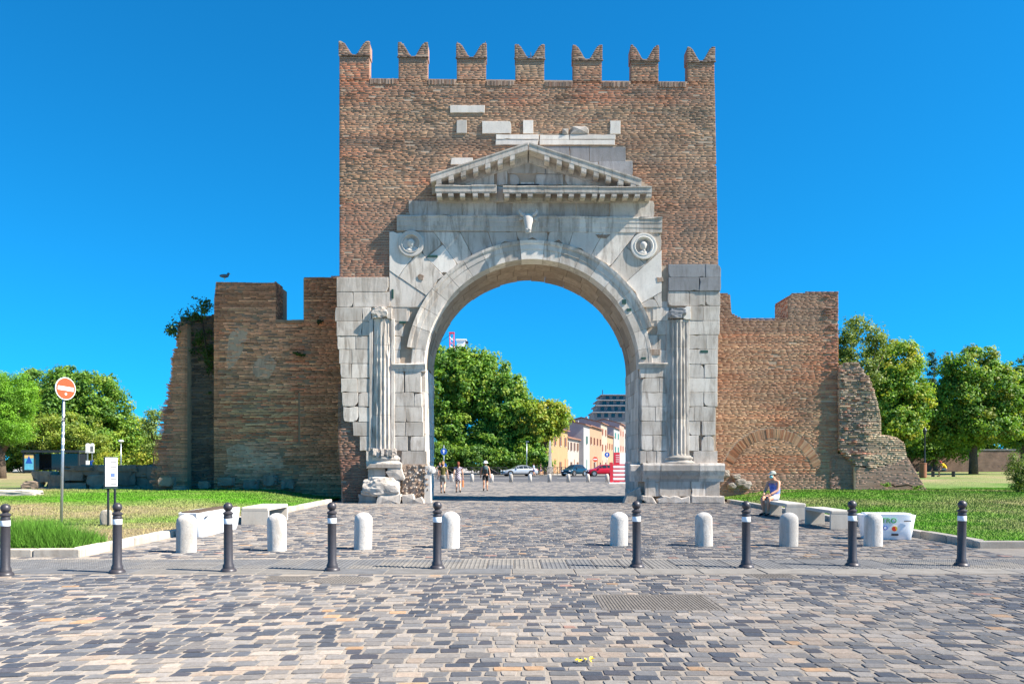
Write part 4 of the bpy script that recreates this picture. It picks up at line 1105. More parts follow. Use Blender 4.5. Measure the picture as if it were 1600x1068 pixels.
# --- low dry-stone remains running off to the side
RL = (GX(140, 40.5), 40.5, .3)
rw = empty('stone_ruin', RL); tag(rw, 'low shaded ruin of big rough stones beneath the bus shelter', 'ruin')
YS = 40.5
for (px, py, w, h, s) in ((70, 744, 30, 16, 1), (55, 757, 26, 12, 2), (95, 752, 24, 20, 3), (118, 741, 34, 17, 4), (120, 761, 40, 14, 5), (150, 734, 36, 15, 6), (160, 752, 34, 20, 7), (172, 764, 40, 10, 8), (195, 745, 44, 26, 9), (205, 764, 36, 14, 10), (222, 736, 44, 16, 11), (232, 756, 40, 24, 12), (85, 766, 40, 10, 13), (140, 768, 40, 8, 14), (190, 731, 60, 9, 15), (130, 731, 44, 8, 16), (250, 742, 30, 28, 17), (248, 764, 34, 16, 18)):
    rock('ruin_stone', (GX(px, YS), YS + rnd.uniform(-.2, .3), GZ(py, YS)), (w / 2 * YS / FPX * 1.6, .6, h / 2 * YS / FPX * 1.7), 'rock', rw, s + 90, 3, .65, .62, RL)
slabwall('ruin_core', wl([(60, 775), (75, 740), (110, 733), (200, 728), (262, 722), (262, 775)], YS), YS + .3, YS + 2.2, rw, 'mortar_dark', RL)
o = rock('flat_stone', (GX(30, 34), 34, float(lawn_z(-19, 34)) + .05), (1.15, .5, .22), 'kerb_stone', None, 131, 3, .25, .7); tag(o, 'flat pale stone lying in the dry grass before the ruin', 'stone')
rl2 = (GX(210, 44), 44, .4)
for i in range(0):
    pass
# --- sunlit wall (Y 38.6) with blocked relieving arch
YQ = 38.60
RLc = (GX(1215, YQ), YQ, 0)
rwall = empty('ruined_wall', RLc); tag(rwall, 'sunlit red brick town wall with a bricked-up arch behind the seated man', 'wall')
wq = lambda pts, Y=YQ: [(GX(a, Y), GZ(b, Y)) for a, b in pts]
rP = [(1112, 790), (1112, 457), (1136, 458), (1141, 461), (1143, 489), (1152, 494), (1161, 498), (1231, 498), (1231, 466), (1235, 461), (1239, 457), (1310, 455.5), (1310, 790)]
ACX, ACY, AR0, AR1 = 1207, 757, 73, 89
def archpt(r, a, Y=YQ): return (GX(ACX + r * math.cos(a) * .93, Y), GZ(ACY - r * math.sin(a), Y))
ringx = [archpt(AR1 + .6, t) for t in np.linspace(.36, math.pi - .40, 25)] + [archpt(AR0 - .6, t) for t in np.linspace(math.pi - .40, .36, 25)]
def rcol(x, z, rr):
    px = 800 + x * FPX / YQ; py = HOR - (z - EYE) * FPX / YQ
    n1 = float(fnoise(x * .5, z * .8, 81)); n2 = float(fnoise(x * 1.2, z * 1.6, 82)); t = rr.random()
    brown = (.39, .21, .12); red = (.46, .165, .075); tan = (.56, .40, .24); dark = (.15, .10, .07); pink = (.46, .26, .165)
    c = mixc(brown, red, (n1 - .42) * 3)
    c = mixc(c, pink, (n2 - .5) * 2.2)
    if t < .28: c = mixc(c, tan, .5)
    elif t < .36: c = mixc(c, dark, .35)
    n3 = float(fnoise(x * .4 + 5, z * .5, 86)); c = mixc(c, dark, max(0, (n3 - .55) * 2.4)); c = mixc(c, tan, max(0, (.42 - n3) * 2.2))
    if py < 520: c = mixc(c, (.23, .165, .13), .55 * min(1, (525 - py) / 40 + n2 * .5))
    if py < 470: c = mixc(c, dark, .3)
    d = math.hypot((px - ACX) / .93, py - ACY)
    if py > 685 and d < AR0 - 4: c = mixc(red, tan, .6 if py < 712 else (.15 + (t < .2) * .6))
    elif py > 640 and t < .5: c = mixc(c, tan, .35)
    if py > 738: c = mixc(c, (.34, .23, .175), .65)
    if px > 1283 and py < 712: c = mixc(c, (.42, .20, .14), .5)
    return jig(c, rr, .22)
def rrough(x, z):
    px = 800 + x * FPX / YQ; py = HOR - (z - EYE) * FPX / YQ; h = float(fnoise(x * 1.2, z * 1.7, 83))
    if px > 1291 and py < 700: return .04, .10
    if py > 738: return .002, .003
    return .003 + .022 * max(0, h - .45), max(0, (h - .64) * 1.2)
slabwall('wall_core', wq([(a + (1 if a < 1200 else -1) * (1 if a in (1112, 1310) else 0), b + 1) for a, b in rP]), YQ + .0045, YQ + 1.9, rwall, 'mortar', RLc)
rb = bricks([wq(rP)], [ringx], YQ, rcol, rrough, seed=31, deep=.0015)
tt = .37
while tt < math.pi - .41:
    w = .036; a0, a1 = tt + .004, tt + w - .004; j = rnd.uniform(-.015, .012)
    q = [archpt(AR0, a0), archpt(AR0, a1), archpt(AR1 + rnd.uniform(-2, 0), a1), archpt(AR1 + rnd.uniform(-2, 0), a0)]
    vs = [(x, YQ + .07, z) for x, z in q] + [(x, YQ - .01 + j, z) for x, z in q]
    rb.append((vs, jig(rnd.choice(((.42, .22, .125), (.45, .27, .165), (.37, .175, .095), (.47, .30, .18))), rnd), 9)); tt += w
rb += side_bricks(GX(1231, YQ), -1, YQ, YQ + 1.9, GZ(498, YQ), GZ(464, YQ), rcol, 33)
place_bricks(rb, rwall, M['brick'], 300, loc=RLc)
for (px, py, rx, rz_, s) in ((1156, 753, .3, .2, 1), (1143, 758, .22, .16, 2), (1166, 757, .24, .2, 3), (1150, 744, .2, .12, 4), (1132, 740, .22, .2, 5)):
    rock('base_stone', (GX(px, YQ), YQ - .05, GZ(py, YQ)), (rx, .22, rz_), 'kerb_stone', rwall, s + 160, 3, .35, .85, RLc)
# --- broken wall end: rubble mass overhanging a newer brick footing
YE = 38.35
EL = (GX(1370, YE), YE, 0)
we = empty('wall_stump', EL); tag(we, 'broken sunlit stump of rubble masonry on a newer sloping brick footing', 'ruin')
we_p = lambda pts, Y=YE: [(GX(a, Y), GZ(b, Y)) for a, b in pts]
stump = [(1311, 704), (1311, 572), (1318, 567), (1340, 565), (1347, 573), (1352, 581), (1360, 590), (1366, 608), (1373, 632), (1377, 652), (1378, 680), (1392, 681), (1404, 684), (1414, 691), (1418, 713), (1396, 723), (1366, 731), (1338, 727)]
def scol(x, z, rr):
    px = 800 + x * FPX / YE; py = HOR - (z - EYE) * FPX / YE; n1 = float(fnoise(x * .9, z * 1.1, 91))
    c = mixc((.40, .31, .225), (.25, .20, .16), (n1 - .4) * 3)
    if rr.random() < .15: c = (.40, .19, .13)
    if px > 1352 and py > 640: c = mixc(c, (.50, .385, .265), .7)
    if py < 610: c = mixc(c, (.34, .23, .165), .4)
    return jig(tuple(q * 1.35 for q in c), rr, .28)
def srough(x, z):
    px = 800 + x * FPX / YE; py = HOR - (z - EYE) * FPX / YE
    if px > 1360 and py > 640: return .018, .03
    h = float(fnoise(x * 1.6, z * 1.6, 92)); return .06 + .07 * h, .10 + max(0, h - .5)
slabwall('rubble_core', [(EL[0] + (x - EL[0]) * .96, z + (-.03 if z > 3 else .04)) for x, z in we_p(stump)], YE + .12, YE + 1.9, we, 'mortar', EL)
eb = bricks([we_p(stump)], [], lambda x, z: YE + .02 + .05 * float(fnoise(x * 1.1, z * 1.1, 94)), scol, srough, ch=.085, l0=.14, l1=.30, seed=41, back=.16, deep=.09)
foot = [(1337, 770), (1337, 728), (1366, 732), (1396, 724), (1419, 713), (1435, 741), (1452, 770)]
slabwall('footing_core', [(x * .998, z - .01) for x, z in we_p(foot)], YE + .03, YE + 1.9, we, 'mortar', EL)
eb += bricks([we_p(foot)], [], YE + .026, lambda x, z, rr: jig((.40, .255, .19), rr, .16), lambda x, z: (.002, .002), seed=42)
slabwall('recess_core', we_p([(1296, 770), (1296, 712), (1316, 708), (1338, 727), (1338, 770)], YE + .2), YE + .25, YE + 1.5, we, 'mortar', EL)
eb += bricks([we_p([(1297, 770), (1297, 716), (1303, 711), (1312, 708), (1338, 727), (1338, 770)], YE + .2)], [], YE + .2, lambda x, z, rr: jig((.38, .24, .185), rr, .16), lambda x, z: (.002, .002), seed=43, deep=.04)
place_bricks(eb, we, M['brick'], 300, loc=EL)
# ------------------------------------------------------------------ trees and shrubs
def leafmat(key, trans=.35):
    m, nt, b = nmat(key); a = N(nt, 'ShaderNodeAttribute'); a.attribute_name = 'Col'
    nt.links.new(a.outputs['Color'], b.inputs['Base Color']); b.inputs['Roughness'].default_value = .55; b.inputs['Specular IOR Level'].default_value = .35
    t = N(nt, 'ShaderNodeBsdfTranslucent'); nt.links.new(mix(nt, 1.0, a.outputs['Color'], (1.3, 1.25, .6), 'MULTIPLY'), t.inputs[0])
    x = N(nt, 'ShaderNodeMixShader'); x.inputs[0].default_value = trans
    nt.links.new(b.outputs[0], x.inputs[1]); nt.links.new(t.outputs[0], x.inputs[2]); nt.links.new(x.outputs[0], nt.nodes['Material Output'].inputs[0]); M[key] = m
leafmat('leaf', .42)
def leaf_cloud(g, C, Rad, per, size, cols, up=.35, dirs=None, narrow=1.0, droop=0):
    """C (n,3) clump centres, Rad (n,) clump radii -> diamond leaves"""
    n = len(C); k = n * per
    d = g.normal(size=(k, 3)); d /= np.linalg.norm(d, axis=1)[:, None]; r = g.random(k) ** .45
    Rr = np.repeat(Rad, per); Pn = np.repeat(C, per, 0) + d * (r * Rr)[:, None] * np.array((1, 1, .72)); Pn[:, 2] -= droop * Rr * r
    nrm = d * .8 + np.array((0, 0, up)) + g.normal(size=(k, 3)) * .55
    if dirs is not None: nrm += np.repeat(dirs, per, 0) * .5
    nrm /= np.linalg.norm(nrm, axis=1)[:, None]
    t = np.cross(nrm, g.normal(size=(k, 3))); t /= np.linalg.norm(t, axis=1)[:, None] + 1e-9; b = np.cross(nrm, t)
    s = (size * g.uniform(.6, 1.35, k))[:, None]
    V = np.stack([Pn - t * s, Pn + b * s * .62 * narrow + nrm * s * .18, Pn + t * s, Pn - b * s * .62 * narrow + nrm * s * .18], 1).reshape(-1, 3)
    F = np.arange(4 * k).reshape(-1, 4)
    ci = g.integers(0, len(cols), n); c = np.repeat(np.asarray(cols)[ci], per, 0) * g.uniform(.82, 1.3, (k, 1)) * np.array((1.0, 1.16, 1.0))
    return V, F, np.repeat(c, 4, 0)
def crown_points(g, lobes, n, shell=.55):
    """points in a union of ellipsoids, denser near the surface, with gaps"""
    pts = []; ds = []
    w = np.array([l[3] * l[4] * l[5] for l in lobes]) ** .67; w /= w.sum()
    for l, q in zip(lobes, (w * n * 1.6).astype(int) + 2):
        d = g.normal(size=(q, 3)); d /= np.linalg.norm(d, axis=1)[:, None]
        r = shell + (1 - shell) * g.random(q) ** .6
        wob = 1 + .22 * (fnoise(d[:, 0] * 2.3 + l[0], d[:, 2] * 2.3 + d[:, 1] * 1.7 + l[1], 55) - .5) * 2
        p = np.array(l[:3]) + d * (r * wob)[:, None] * np.array(l[3:6])
        gap = fnoise(p[:, 0] * .55 + 3, p[:, 2] * .75 + p[:, 1] * .4, 57, 3)
        keep = gap > .33
        pts.append(p[keep]); ds.append(d[keep])
    return np.concatenate(pts), np.concatenate(ds)
def tree(name, label, cat, base, lobes, nclump, per, crad, lsize, cols_, trunk_r=.3, seed=1, group=None, up=.35, narrow=1.0, shell=.55, limbs=9, trunk_h=None, droop=0, lean=0):
    """lobes relative to the base: (x,y,z,rx,ry,rz)"""
    cols = cols_; per = int(per * 1.75); lsize *= .72; crad *= .92
    g = np.random.default_rng(seed); r_ = random.Random(seed)
    e = empty(name, base); tag(e, label, cat, group)
    C, D = crown_points(g, lobes, nclump, shell)
    Rad = crad * g.uniform(.6, 1.35, len(C))
    V, F, c = leaf_cloud(g, C, Rad, per, lsize, cols, up, D, narrow, droop)
    link('crown', mesh_np('crown', V, F, c), M['leaf'], e)
    zt = trunk_h or min(l[2] for l in lobes)
    top = Vector((lean, 0, max(zt, .5)))
    mb = MB(); mb.tube([(0, 0, -.2), (lean * .3, 0, top.z * .4), top, top + Vector((lean * .3, 0, top.z * .25))], [trunk_r * 1.25, trunk_r, trunk_r * .85, trunk_r * .5], 10)
    mb.build('trunk', M['bark'], e, True)
    for k in range(limbs):
        q = Vector(C[r_.randrange(len(C))]); m_ = top.lerp(q, .5) + Vector((r_.uniform(-.4, .4), r_.uniform(-.4, .4), .4))
        MB().tube([top - Vector((0, 0, .3)), m_, top.lerp(q, .92)], [trunk_r * .5, trunk_r * .3, trunk_r * .08], 6).build('limb', M['bark'], e, True)
    return e
LIME = [(.13, .23, .03), (.10, .19, .026), (.18, .27, .034), (.24, .28, .04), (.08, .155, .026)]
DEEP = [(.095, .175, .03), (.07, .135, .026), (.13, .21, .034), (.16, .23, .032)]
YEL = [(.23, .28, .034), (.28, .30, .036), (.16, .24, .03), (.32, .28, .04)]
PINE = [(.18, .33, .03), (.14, .27, .026), (.22, .37, .034), (.11, .21, .026)]
OLIVE = [(.22, .25, .045), (.165, .21, .04), (.27, .27, .05), (.12, .165, .035)]
def at(px, Y, z=0): return (GX(px, Y), Y, z)
def L(px, py, rx, rz, Y, base, ry=None, dy=0):
    """ellipsoid lobe given by its photo centre and half sizes"""
    c = P(px, py, Y + dy); s = (Y + dy) / FPX
    return (c[0] - base[0], c[1] - base[1], c[2] - base[2], rx * s, (ry if ry else rx * s * .8), rz * s)
# seen through the arch
b = at(705, 128)
tree('lime_tree', 'tallest leafy lime tree seen through the arch, behind the walkers', 'tree', b, [L(690, 600, 60, 52, 128, b), L(720, 585, 45, 42, 128, b), L(742, 600, 42, 50, 128, b), L(680, 670, 60, 50, 128, b), L(735, 665, 60, 48, 128, b), L(765, 592, 34, 40, 128, b), L(772, 630, 40, 44, 128, b)], 1050, 26, 1.1, .30, LIME, .5, 3, trunk_h=3)
b = at(795, 126)
tree('lime_tree', 'wide lime tree seen through the arch above the silver car', 'tree', b, [L(790, 630, 38, 46, 126, b), L(812, 662, 42, 42, 126, b), L(770, 690, 45, 32, 126, b), L(832, 690, 30, 32, 126, b), L(800, 700, 40, 22, 126, b)], 560, 26, 1.0, .29, LIME, .4, 4, trunk_h=2.5)
b = at(852, 124)
tree('lime_tree', 'pale green tree in front of the yellow house, at the edge of the arch', 'tree', b, [L(850, 648, 34, 26, 124, b), L(870, 650, 20, 22, 124, b), L(836, 668, 30, 24, 124, b), L(850, 672, 26, 16, 124, b)], 300, 26, .9, .27, YEL, .22, 5, trunk_h=4.5)
b = at(705, 122)
tree('hedge_bush', 'dark shrubbery under the tallest tree behind the railing', 'shrub', at(700, 122.5), [L(682, 712, 30, 22, 122.5, at(700, 122.5)), L(715, 714, 30, 20, 122.5, at(700, 122.5)), L(750, 716, 30, 20, 122.5, at(700, 122.5))], 200, 26, .8, .25, DEEP, .1, 6, trunk_h=.8, limbs=3)
tree('hedge_bush', 'bright shrub under the tree behind the silver car', 'shrub', at(815, 122.5), [L(790, 718, 26, 18, 122.5, at(815, 122.5)), L(822, 708, 24, 24, 122.5, at(815, 122.5)), L(845, 722, 20, 12, 122.5, at(815, 122.5))], 200, 26, .7, .24, LIME, .1, 7, trunk_h=.8, limbs=3)
# to the side of the sunlit wall
b = at(1338, 60, .5)
tree('poplar_tree', 'open-crowned light green tree rising behind the sunlit wall', 'tree', b, [L(1335, 530, 34, 36, 60, b), L(1360, 535, 30, 30, 60, b), L(1322, 560, 26, 40, 60, b), L(1350, 580, 30, 30, 60, b)], 190, 18, .62, .135, [(.16, .19, .04), (.12, .155, .035), (.19, .215, .05)], .18, 8, shell=.2, limbs=16, trunk_h=4)
b = at(1398, 72, .6)
tree('linden_tree', 'yellow-tinged round tree beside the broken wall stump', 'tree', b, [L(1402, 570, 38, 38, 72, b), L(1405, 610, 46, 44, 72, b), L(1400, 655, 48, 42, 72, b), L(1375, 620, 34, 44, 72, b), L(1425, 640, 28, 40, 72, b)], 760, 26, .62, .16, LIME + YEL, .28, 9, trunk_h=3)
b = at(1521, 76, .62)
tree('linden_tree', 'large spreading tree with a dark trunk above the park bench', 'tree', b, [L(1515, 580, 44, 40, 76, b), L(1500, 625, 46, 42, 76, b), L(1550, 610, 48, 44, 76, b), L(1480, 660, 34, 38, 76, b), L(1530, 660, 56, 38, 76, b), L(1570, 650, 40, 40, 76, b)], 1050, 26, .62, .165, LIME + [(.17, .18, .03)], .34, 10, trunk_h=3.4)
b = at(1600, 78, .62)
tree('linden_tree', 'darker tree cut off by the frame beyond the spreading park tree', 'tree', b, [L(1590, 610, 30, 44, 78, b), L(1620, 600, 40, 50, 78, b), L(1600, 660, 44, 42, 78, b)], 420, 26, .62, .165, DEEP, .3, 11, trunk_h=3.4)
b = at(1455, 105, .6)
tree('cypress_tree', 'slim dark cypress standing between the two park trees', 'tree', b, [L(1455, 590, 9, 45, 105, b, .7), L(1455, 640, 13, 60, 105, b, 1.0)], 150, 26, .42, .12, [(.035, .07, .022), (.028, .055, .02)], .15, 12, shell=.3, limbs=2, trunk_h=2)
b = at(1460, 92, .6)
tree('hedge_bush', 'dark bushes between the park trees above the far brick wall', 'shrub', b, [L(1465, 660, 26, 60, 92, b), L(1440, 690, 26, 30, 92, b), L(1500, 690, 30, 26, 92, b)], 260, 26, .8, .2, DEEP, .15, 13, trunk_h=1, limbs=3)
b = at(1520, 100, .6)
tree('hedge_bush', 'long dark hedge behind the far brick park wall', 'shrub', b, [L(1440, 685, 50, 28, 100, b), L(1500, 688, 50, 28, 100, b), L(1560, 688, 50, 28, 100, b), L(1620, 688, 50, 30, 100, b)], 520, 24, .9, .22, DEEP, .15, 41, trunk_h=1, limbs=3)
b = at(1592, 36, .42)
tree('garden_shrub', 'loose thin-leaved shrub on the dry lawn at the frame edge', 'shrub', b, [L(1590, 742, 20, 24, 36, b), L(1604, 732, 20, 26, 36, b), L(1582, 722, 8, 16, 36, b), L(1600, 760, 16, 12, 36, b)], 170, 16, .2, .05, [(.13, .17, .035), (.10, .14, .03), (.16, .19, .05)], .03, 14, shell=.2, narrow=.6, limbs=12, trunk_h=.25)
# to the side of the shaded wall
b = at(2, 62, .5)
tree('stone_pine', 'bright green dense pine at the frame edge', 'tree', b, [L(0, 640, 50, 46, 62, b), L(30, 615, 28, 30, 62, b), L(-20, 610, 40, 36, 62, b), L(20, 665, 36, 30, 62, b)], 760, 30, .5, .105, PINE, .3, 15, up=.6, narrow=.45, trunk_h=2)
b = at(130, 92, .6)
tree('horse_chestnut', 'tallest dark green tree behind the no-entry sign', 'tree', b, [L(105, 600, 32, 30, 92, b), L(150, 615, 38, 34, 92, b), L(170, 650, 36, 40, 92, b), L(90, 640, 44, 42, 92, b), L(130, 670, 60, 44, 92, b)], 820, 26, .85, .21, DEEP + LIME, .4, 16, trunk_h=3)
b = at(50, 96, .6)
tree('horse_chestnut', 'dark tree crown between the pine and the no-entry sign', 'tree', b, [L(50, 598, 20, 20, 96, b), L(60, 640, 36, 40, 96, b), L(30, 660, 30, 40, 96, b)], 360, 26, .85, .21, DEEP, .3, 17, trunk_h=3)
b = at(205, 94, .6)
tree('horse_chestnut', 'smaller tree sloping down towards the shaded ruin', 'tree', b, [L(195, 680, 30, 36, 94, b), L(225, 695, 24, 26, 94, b), L(170, 700, 30, 26, 94, b)], 330, 26, .8, .2, LIME + YEL, .25, 18, trunk_h=2)
b = at(95, 88, .6)
tree('olive_bush', 'wide yellowish olive bush directly behind the bus shelter', 'shrub', b, [L(95, 675, 62, 30, 88, b), L(60, 690, 40, 30, 88, b), L(135, 690, 40, 28, 88, b), L(95, 715, 70, 24, 89, b)], 640, 26, .6, .15, OLIVE + YEL[:1], .15, 19, trunk_h=1.2)
b = at(240, 62, .55)
tree('ash_tree', 'thin feathery tree top peeping beside the ruin buttress', 'tree', b, [L(242, 648, 15, 14, 62, b), L(232, 664, 13, 12, 62, b), L(240, 690, 18, 24, 62, b)], 80, 16, .4, .10, [(.15, .20, .05), (.19, .23, .07)], .05, 20, shell=.2, limbs=8, trunk_h=3)
b = at(230, 70, .55)
tree('hedge_bush', 'yellow-green bush close to the ruin buttress', 'shrub', b, [L(235, 712, 24, 26, 70, b), L(215, 725, 24, 18, 70, b), L(180, 722, 30, 14, 70, b)], 220, 24, .55, .14, YEL, .1, 21, trunk_h=.8, limbs=3)
b = at(15, 88, .6)
tree('hedge_bush', 'dark hedge below the pine beside the bus shelter', 'shrub', b, [L(8, 712, 30, 24, 88, b), L(-20, 700, 30, 34, 88, b), L(40, 722, 20, 18, 92, b), L(140, 724, 40, 16, 92, b)], 240, 24, .7, .17, DEEP, .1, 22, trunk_h=.8, limbs=3)
# ivy and weeds on the ruin
def weed(name, label, spots, crad, n, per, ls, cols, seed, parent_loc):
    g = np.random.default_rng(seed); e = empty(name, parent_loc); tag(e, label, 'plant')
    C = []; 
    for (px, py, Y, rx, rz) in spots:
        for k in range(n): C.append(np.array(P(px + g.normal() * rx * .5, py + g.normal() * rz * .5, Y + g.uniform(-.35, .15))) - np.array(parent_loc))
    C = np.array(C); V, F, c = leaf_cloud(g, C, crad * g.uniform(.6, 1.3, len(C)), per, ls, cols)
    link('leaves', mesh_np('leaves', V, F, c), M['leaf'], e)
    for k in range(10):
        q = Vector(C[g.integers(len(C))]); MB().tube([(0, .1, 0), q * .5 + Vector((0, -.05, .1)), q], [.03, .02, .008], 5).build('stem', M['bark'], e, True)
IVY = [(.075, .11, .025), (.05, .085, .02), (.10, .135, .03)]
weed('ivy', 'dark shrubby ivy hanging over the recess beside the tall shaded wall', [(322, 478, 38.6, 16, 12), (300, 495, 39, 24, 10), (312, 530, 39.4, 20, 26), (268, 515, 38.4, 8, 10), (326, 560, 39.4, 8, 30)], .22, 26, 16, .055, IVY, 31, P(315, 500, 39.2))
weed('wall_weed', 'small tuft of weed growing from the middle of the shaded wall', [(466, 553, 38.15, 7, 4)], .09, 14, 14, .04, IVY, 32, P(466, 555, 38.25))
weed('wall_weed', 'dark weed tuft below the crenel beside the marble pier', [(497, 503, 38.15, 8, 3)], .08, 14, 14, .035, [(.06, .06, .03)], 33, P(497, 505, 38.25))
weed('foot_weed', 'low weeds growing at the footing of the broken stump', [(1386, 757, 38.0, 8, 4), (1432, 762, 38.0, 10, 3)], .09, 16, 14, .035, [(.10, .17, .03), (.13, .2, .04)], 34, P(1400, 760, 38.1))
# ------------------------------------------------------------------ street furniture
def copy_tree(o, parent=None):
    c = o.copy(); COL.objects.link(c); c.parent = parent
    for ch in list(o.children): copy_tree(ch, c)
    return c
# black bollards
BB = [(8, 898.5), (183, 894.5), (357, 892.5), (519, 891), (683, 888), (995, 886), (1166, 886.5), (1332, 884), (1502, 884)]
def bollard():
    e = empty('iron_bollard')
    MB().lathe([(.118, 0), (.118, .025), (.105, .045), (.085, .06), (.082, .10), (.066, .13), (.064, .80), (.067, .81), (.067, .82), (.060, .835), (.062, .85), (.074, .862), (.074, .878), (.058, .89), (.040, .90), (.038, .915)], 28).build('post', M['bollard_iron'], e, auto=35)
    MB().sphere((0, 0, .965), .068, 24, 14).build('ball', M['bollard_iron'], e, True)
    MB().lathe([(.0655, .715), (.0665, .718), (.0665, .79), (.0655, .793)], 28).build('reflective_band', M['reflective_band'], e, auto=35)
    return e
names = ['black iron ball-top bollard cut by the frame edge, first of the row', 'black iron bollard standing before the no-entry sign', 'black iron bollard before the white boat-shaped seat', 'black iron bollard before the shaded marble pier',
         'black iron bollard standing just before a white stone bollard, near the passage', 'black iron bollard before the sunlit marble pier, first after the wide gap', 'black iron bollard in front of the seated man', 'black iron bollard before the printed planter bench', 'last black iron bollard of the row, before the lawn corner']
pb = bollard()
for i, (px, py) in enumerate(BB):
    Y = FPX * EYE / (py - HOR); o = pb if i == 0 else copy_tree(pb)
    o.location = (GX(px, Y), Y, -.004); o.rotation_euler = (R(rnd.uniform(-.7, .7)), R(rnd.uniform(-.7, .7)), rnd.random() * 6); tag(o, names[i], 'bollard', 'black iron bollards along the crossing')
# white stone bollards
WB = [(291, 862), (433, 859.5), (567, 857), (703.5, 855), (967, 851.5), (1100, 852), (1232, 852.5), (1364, 852.5)]
wnames = ['white stone bollard hiding the end of the white boat-shaped seat', 'white stone bollard before the pale stone bench by the lawn', 'white stone bollard between two iron bollards before the shaded pier', 'white stone bollard half hidden by an iron bollard',
          'white stone bollard beside the wide gap, before the sunlit pier', 'white stone bollard second from the wide gap, between two iron bollards', 'white stone bollard with a dark stain before the bench pair', 'two-toned white stone bollard hiding the printed planter bench']
for i, (px, py) in enumerate(WB):
    Y = FPX * EYE / (py - HOR); h = .69 if i < 4 else .655; r0 = .178 - .004 * (i % 3)
    prof = [(r0, -.03), (r0, 0)] + [(r0 * .995, h * t) for t in (.1, .2, .3, .4, .5, .6, .7)] + [(r0 * .985, h - r0 * .8)] + [(r0 * math.cos(a) * .985, h - r0 * .8 + r0 * .8 * math.sin(a)) for a in np.linspace(.2, 1.52, 8)]
    mb = MB().lathe(prof, 30)
    for k, v in enumerate(mb.v):
        q = 1 + .018 * mno.noise(Vector(v) * 9 + Vector((i * 5, 0, 0))) + .022 * mno.noise(Vector(v) * 4 + Vector((i * 9, 3, 0)))
        mb.v[k] = (v[0] * q, v[1] * q, v[2])
    o = mb.build('stone_bollard', M['bollard_stone'], None, True, loc=(GX(px, Y), Y, 0)); o.rotation_euler = (R(rnd.uniform(-1, 1)), R(rnd.uniform(-1.2, 1.2)), rnd.random() * 6)
    tag(o, wnames[i], 'bollard', 'white stone bollards across the forecourt')
for i, px in enumerate((675.5, 706.5, 737.5, 768, 798.5, 828, 858.5, 888, 918.5, 948.5)):
    Y = 75.5
    o = MB().lathe([(.17, 0), (.17, .5), (.15, .62), (.10, .69), (.01, .72)], 16).build('stone_bollard', M['bollard_stone'], None, True, loc=(GX(px, Y), Y, 0))
    w = ['beside the marble jamb', 'behind the walkers', 'beside the dress walker', 'behind the backpacker', 'below the silver car nose', 'below the silver car tail', 'between the two parked cars', 'below the dark blue car', 'below the red car', 'next to the red barrier'][i]
    tag(o, 'small far white bollard across the road edge, ' + w, 'bollard', 'far white bollards at the road')

# stone benches (thick slab bent over two side slabs)
def bench(name, label, x0, x1, y0, y1, h, t=.10):
    e = empty(name, ((x0 + x1) / 2, (y0 + y1) / 2, 0)); tag(e, label, 'bench', 'pale stone benches along the kerbs')
    w, d = (x1 - x0) / 2, (y1 - y0) / 2
    MB().bbox(-w, w, -d, d, h - t, h, .03).build('seat_slab', M['bench_stone'], e)
    for s in (-1, 1): MB().bbox(-w + .004, w - .004, s * (d - t / 2) - t / 2 + (.004 if s < 0 else -.004), s * (d - t / 2) + t / 2 + (.004 if s < 0 else -.004), 0, h - t - .002, .004).build('side_slab', M['bench_stone'], e)
    return e
bench('stone_bench', 'pale stone bench beside the green lawn near the shaded pier', -7.12, -6.40, 22.7, 24.7, .46, .09)
bench('stone_bench', 'pale stone bench the man sits on', 7.86, 8.44, 24.8, 27.1, .46, .09)
bench('stone_bench', 'empty pale stone bench in front of the seated man', 7.77, 8.28, 21.07, 22.95, .46, .08)
# boat-shaped fibreglass seats
def boat(name, label, loc, rz, L_, W_, H_, cat):
    e = empty(name, loc, rz); tag(e, label, cat)
    vs = []; fs = []; st = 17; ring = 14
    for i in range(st):
        t = -1 + 2 * i / (st - 1); x = t * L_ / 2; k = (1 - abs(t) ** 5) ** .5 if abs(t) < 1 else 0; k = max(k, .05)
        w = W_ / 2 * (.62 + .38 * k) * (1 if abs(t) < .97 else .92); zt = H_ * (1 - .04 * abs(t) ** 2)
        inset = .20 * max(0, (abs(t) - .80) / .2) * L_ / 2 * .8
        for j in range(ring):
            a = j / (ring - 1)   # from one rim down and up to the other
            s = -1 + 2 * a
            yy = w * math.copysign(min(1, abs(s) * 2.1) ** .55, s) if abs(s) < .48 else math.copysign(w, s)
            zz = 0 if abs(s) < .42 else H_ * ((abs(s) - .42) / .58)
            yy *= .84 + .16 * (zz / H_)
            vs.append((x - math.copysign(inset * (1 - zz / H_), t), yy, min(zz, zt)))
    for i in range(st - 1):
        for j in range(ring - 1): fs.append((i * ring + j, (i + 1) * ring + j, (i + 1) * ring + j + 1, i * ring + j + 1))
    fs.append(tuple(range(ring))); fs.append(tuple((st - 1) * ring + j for j in range(ring - 1, -1, -1)))
    top = [i * ring for i in range(st)] + [i * ring + ring - 1 for i in range(st - 1, -1, -1)]
    fs.append(tuple(top))
    mb = MB(); mb.add(vs, fs); me_o = mb.build('shell', M['white_fibreglass'], e, auto=45)
    return e
bl = boat('boat_seat', 'glossy white boat-shaped seat beside the dry lawn', (-6.98, 20.05, .0), R(90), 2.9, .62, .55, 'seat')
MB().bbox(-1.3, 1.3, -.20, .20, .535, .562, .01).build('seat_top', M['bark'], bl)
MB().box(-1.25, -1.10, -.315, -.300, .43, .46).build('vent_slot', M['print_dark'], bl)
br = boat('planter_bench', 'white boat-shaped bench printed in green behind the two-toned bollard', (7.98, 18.45, 0), R(-8), 1.12, .58, .54, 'bench')
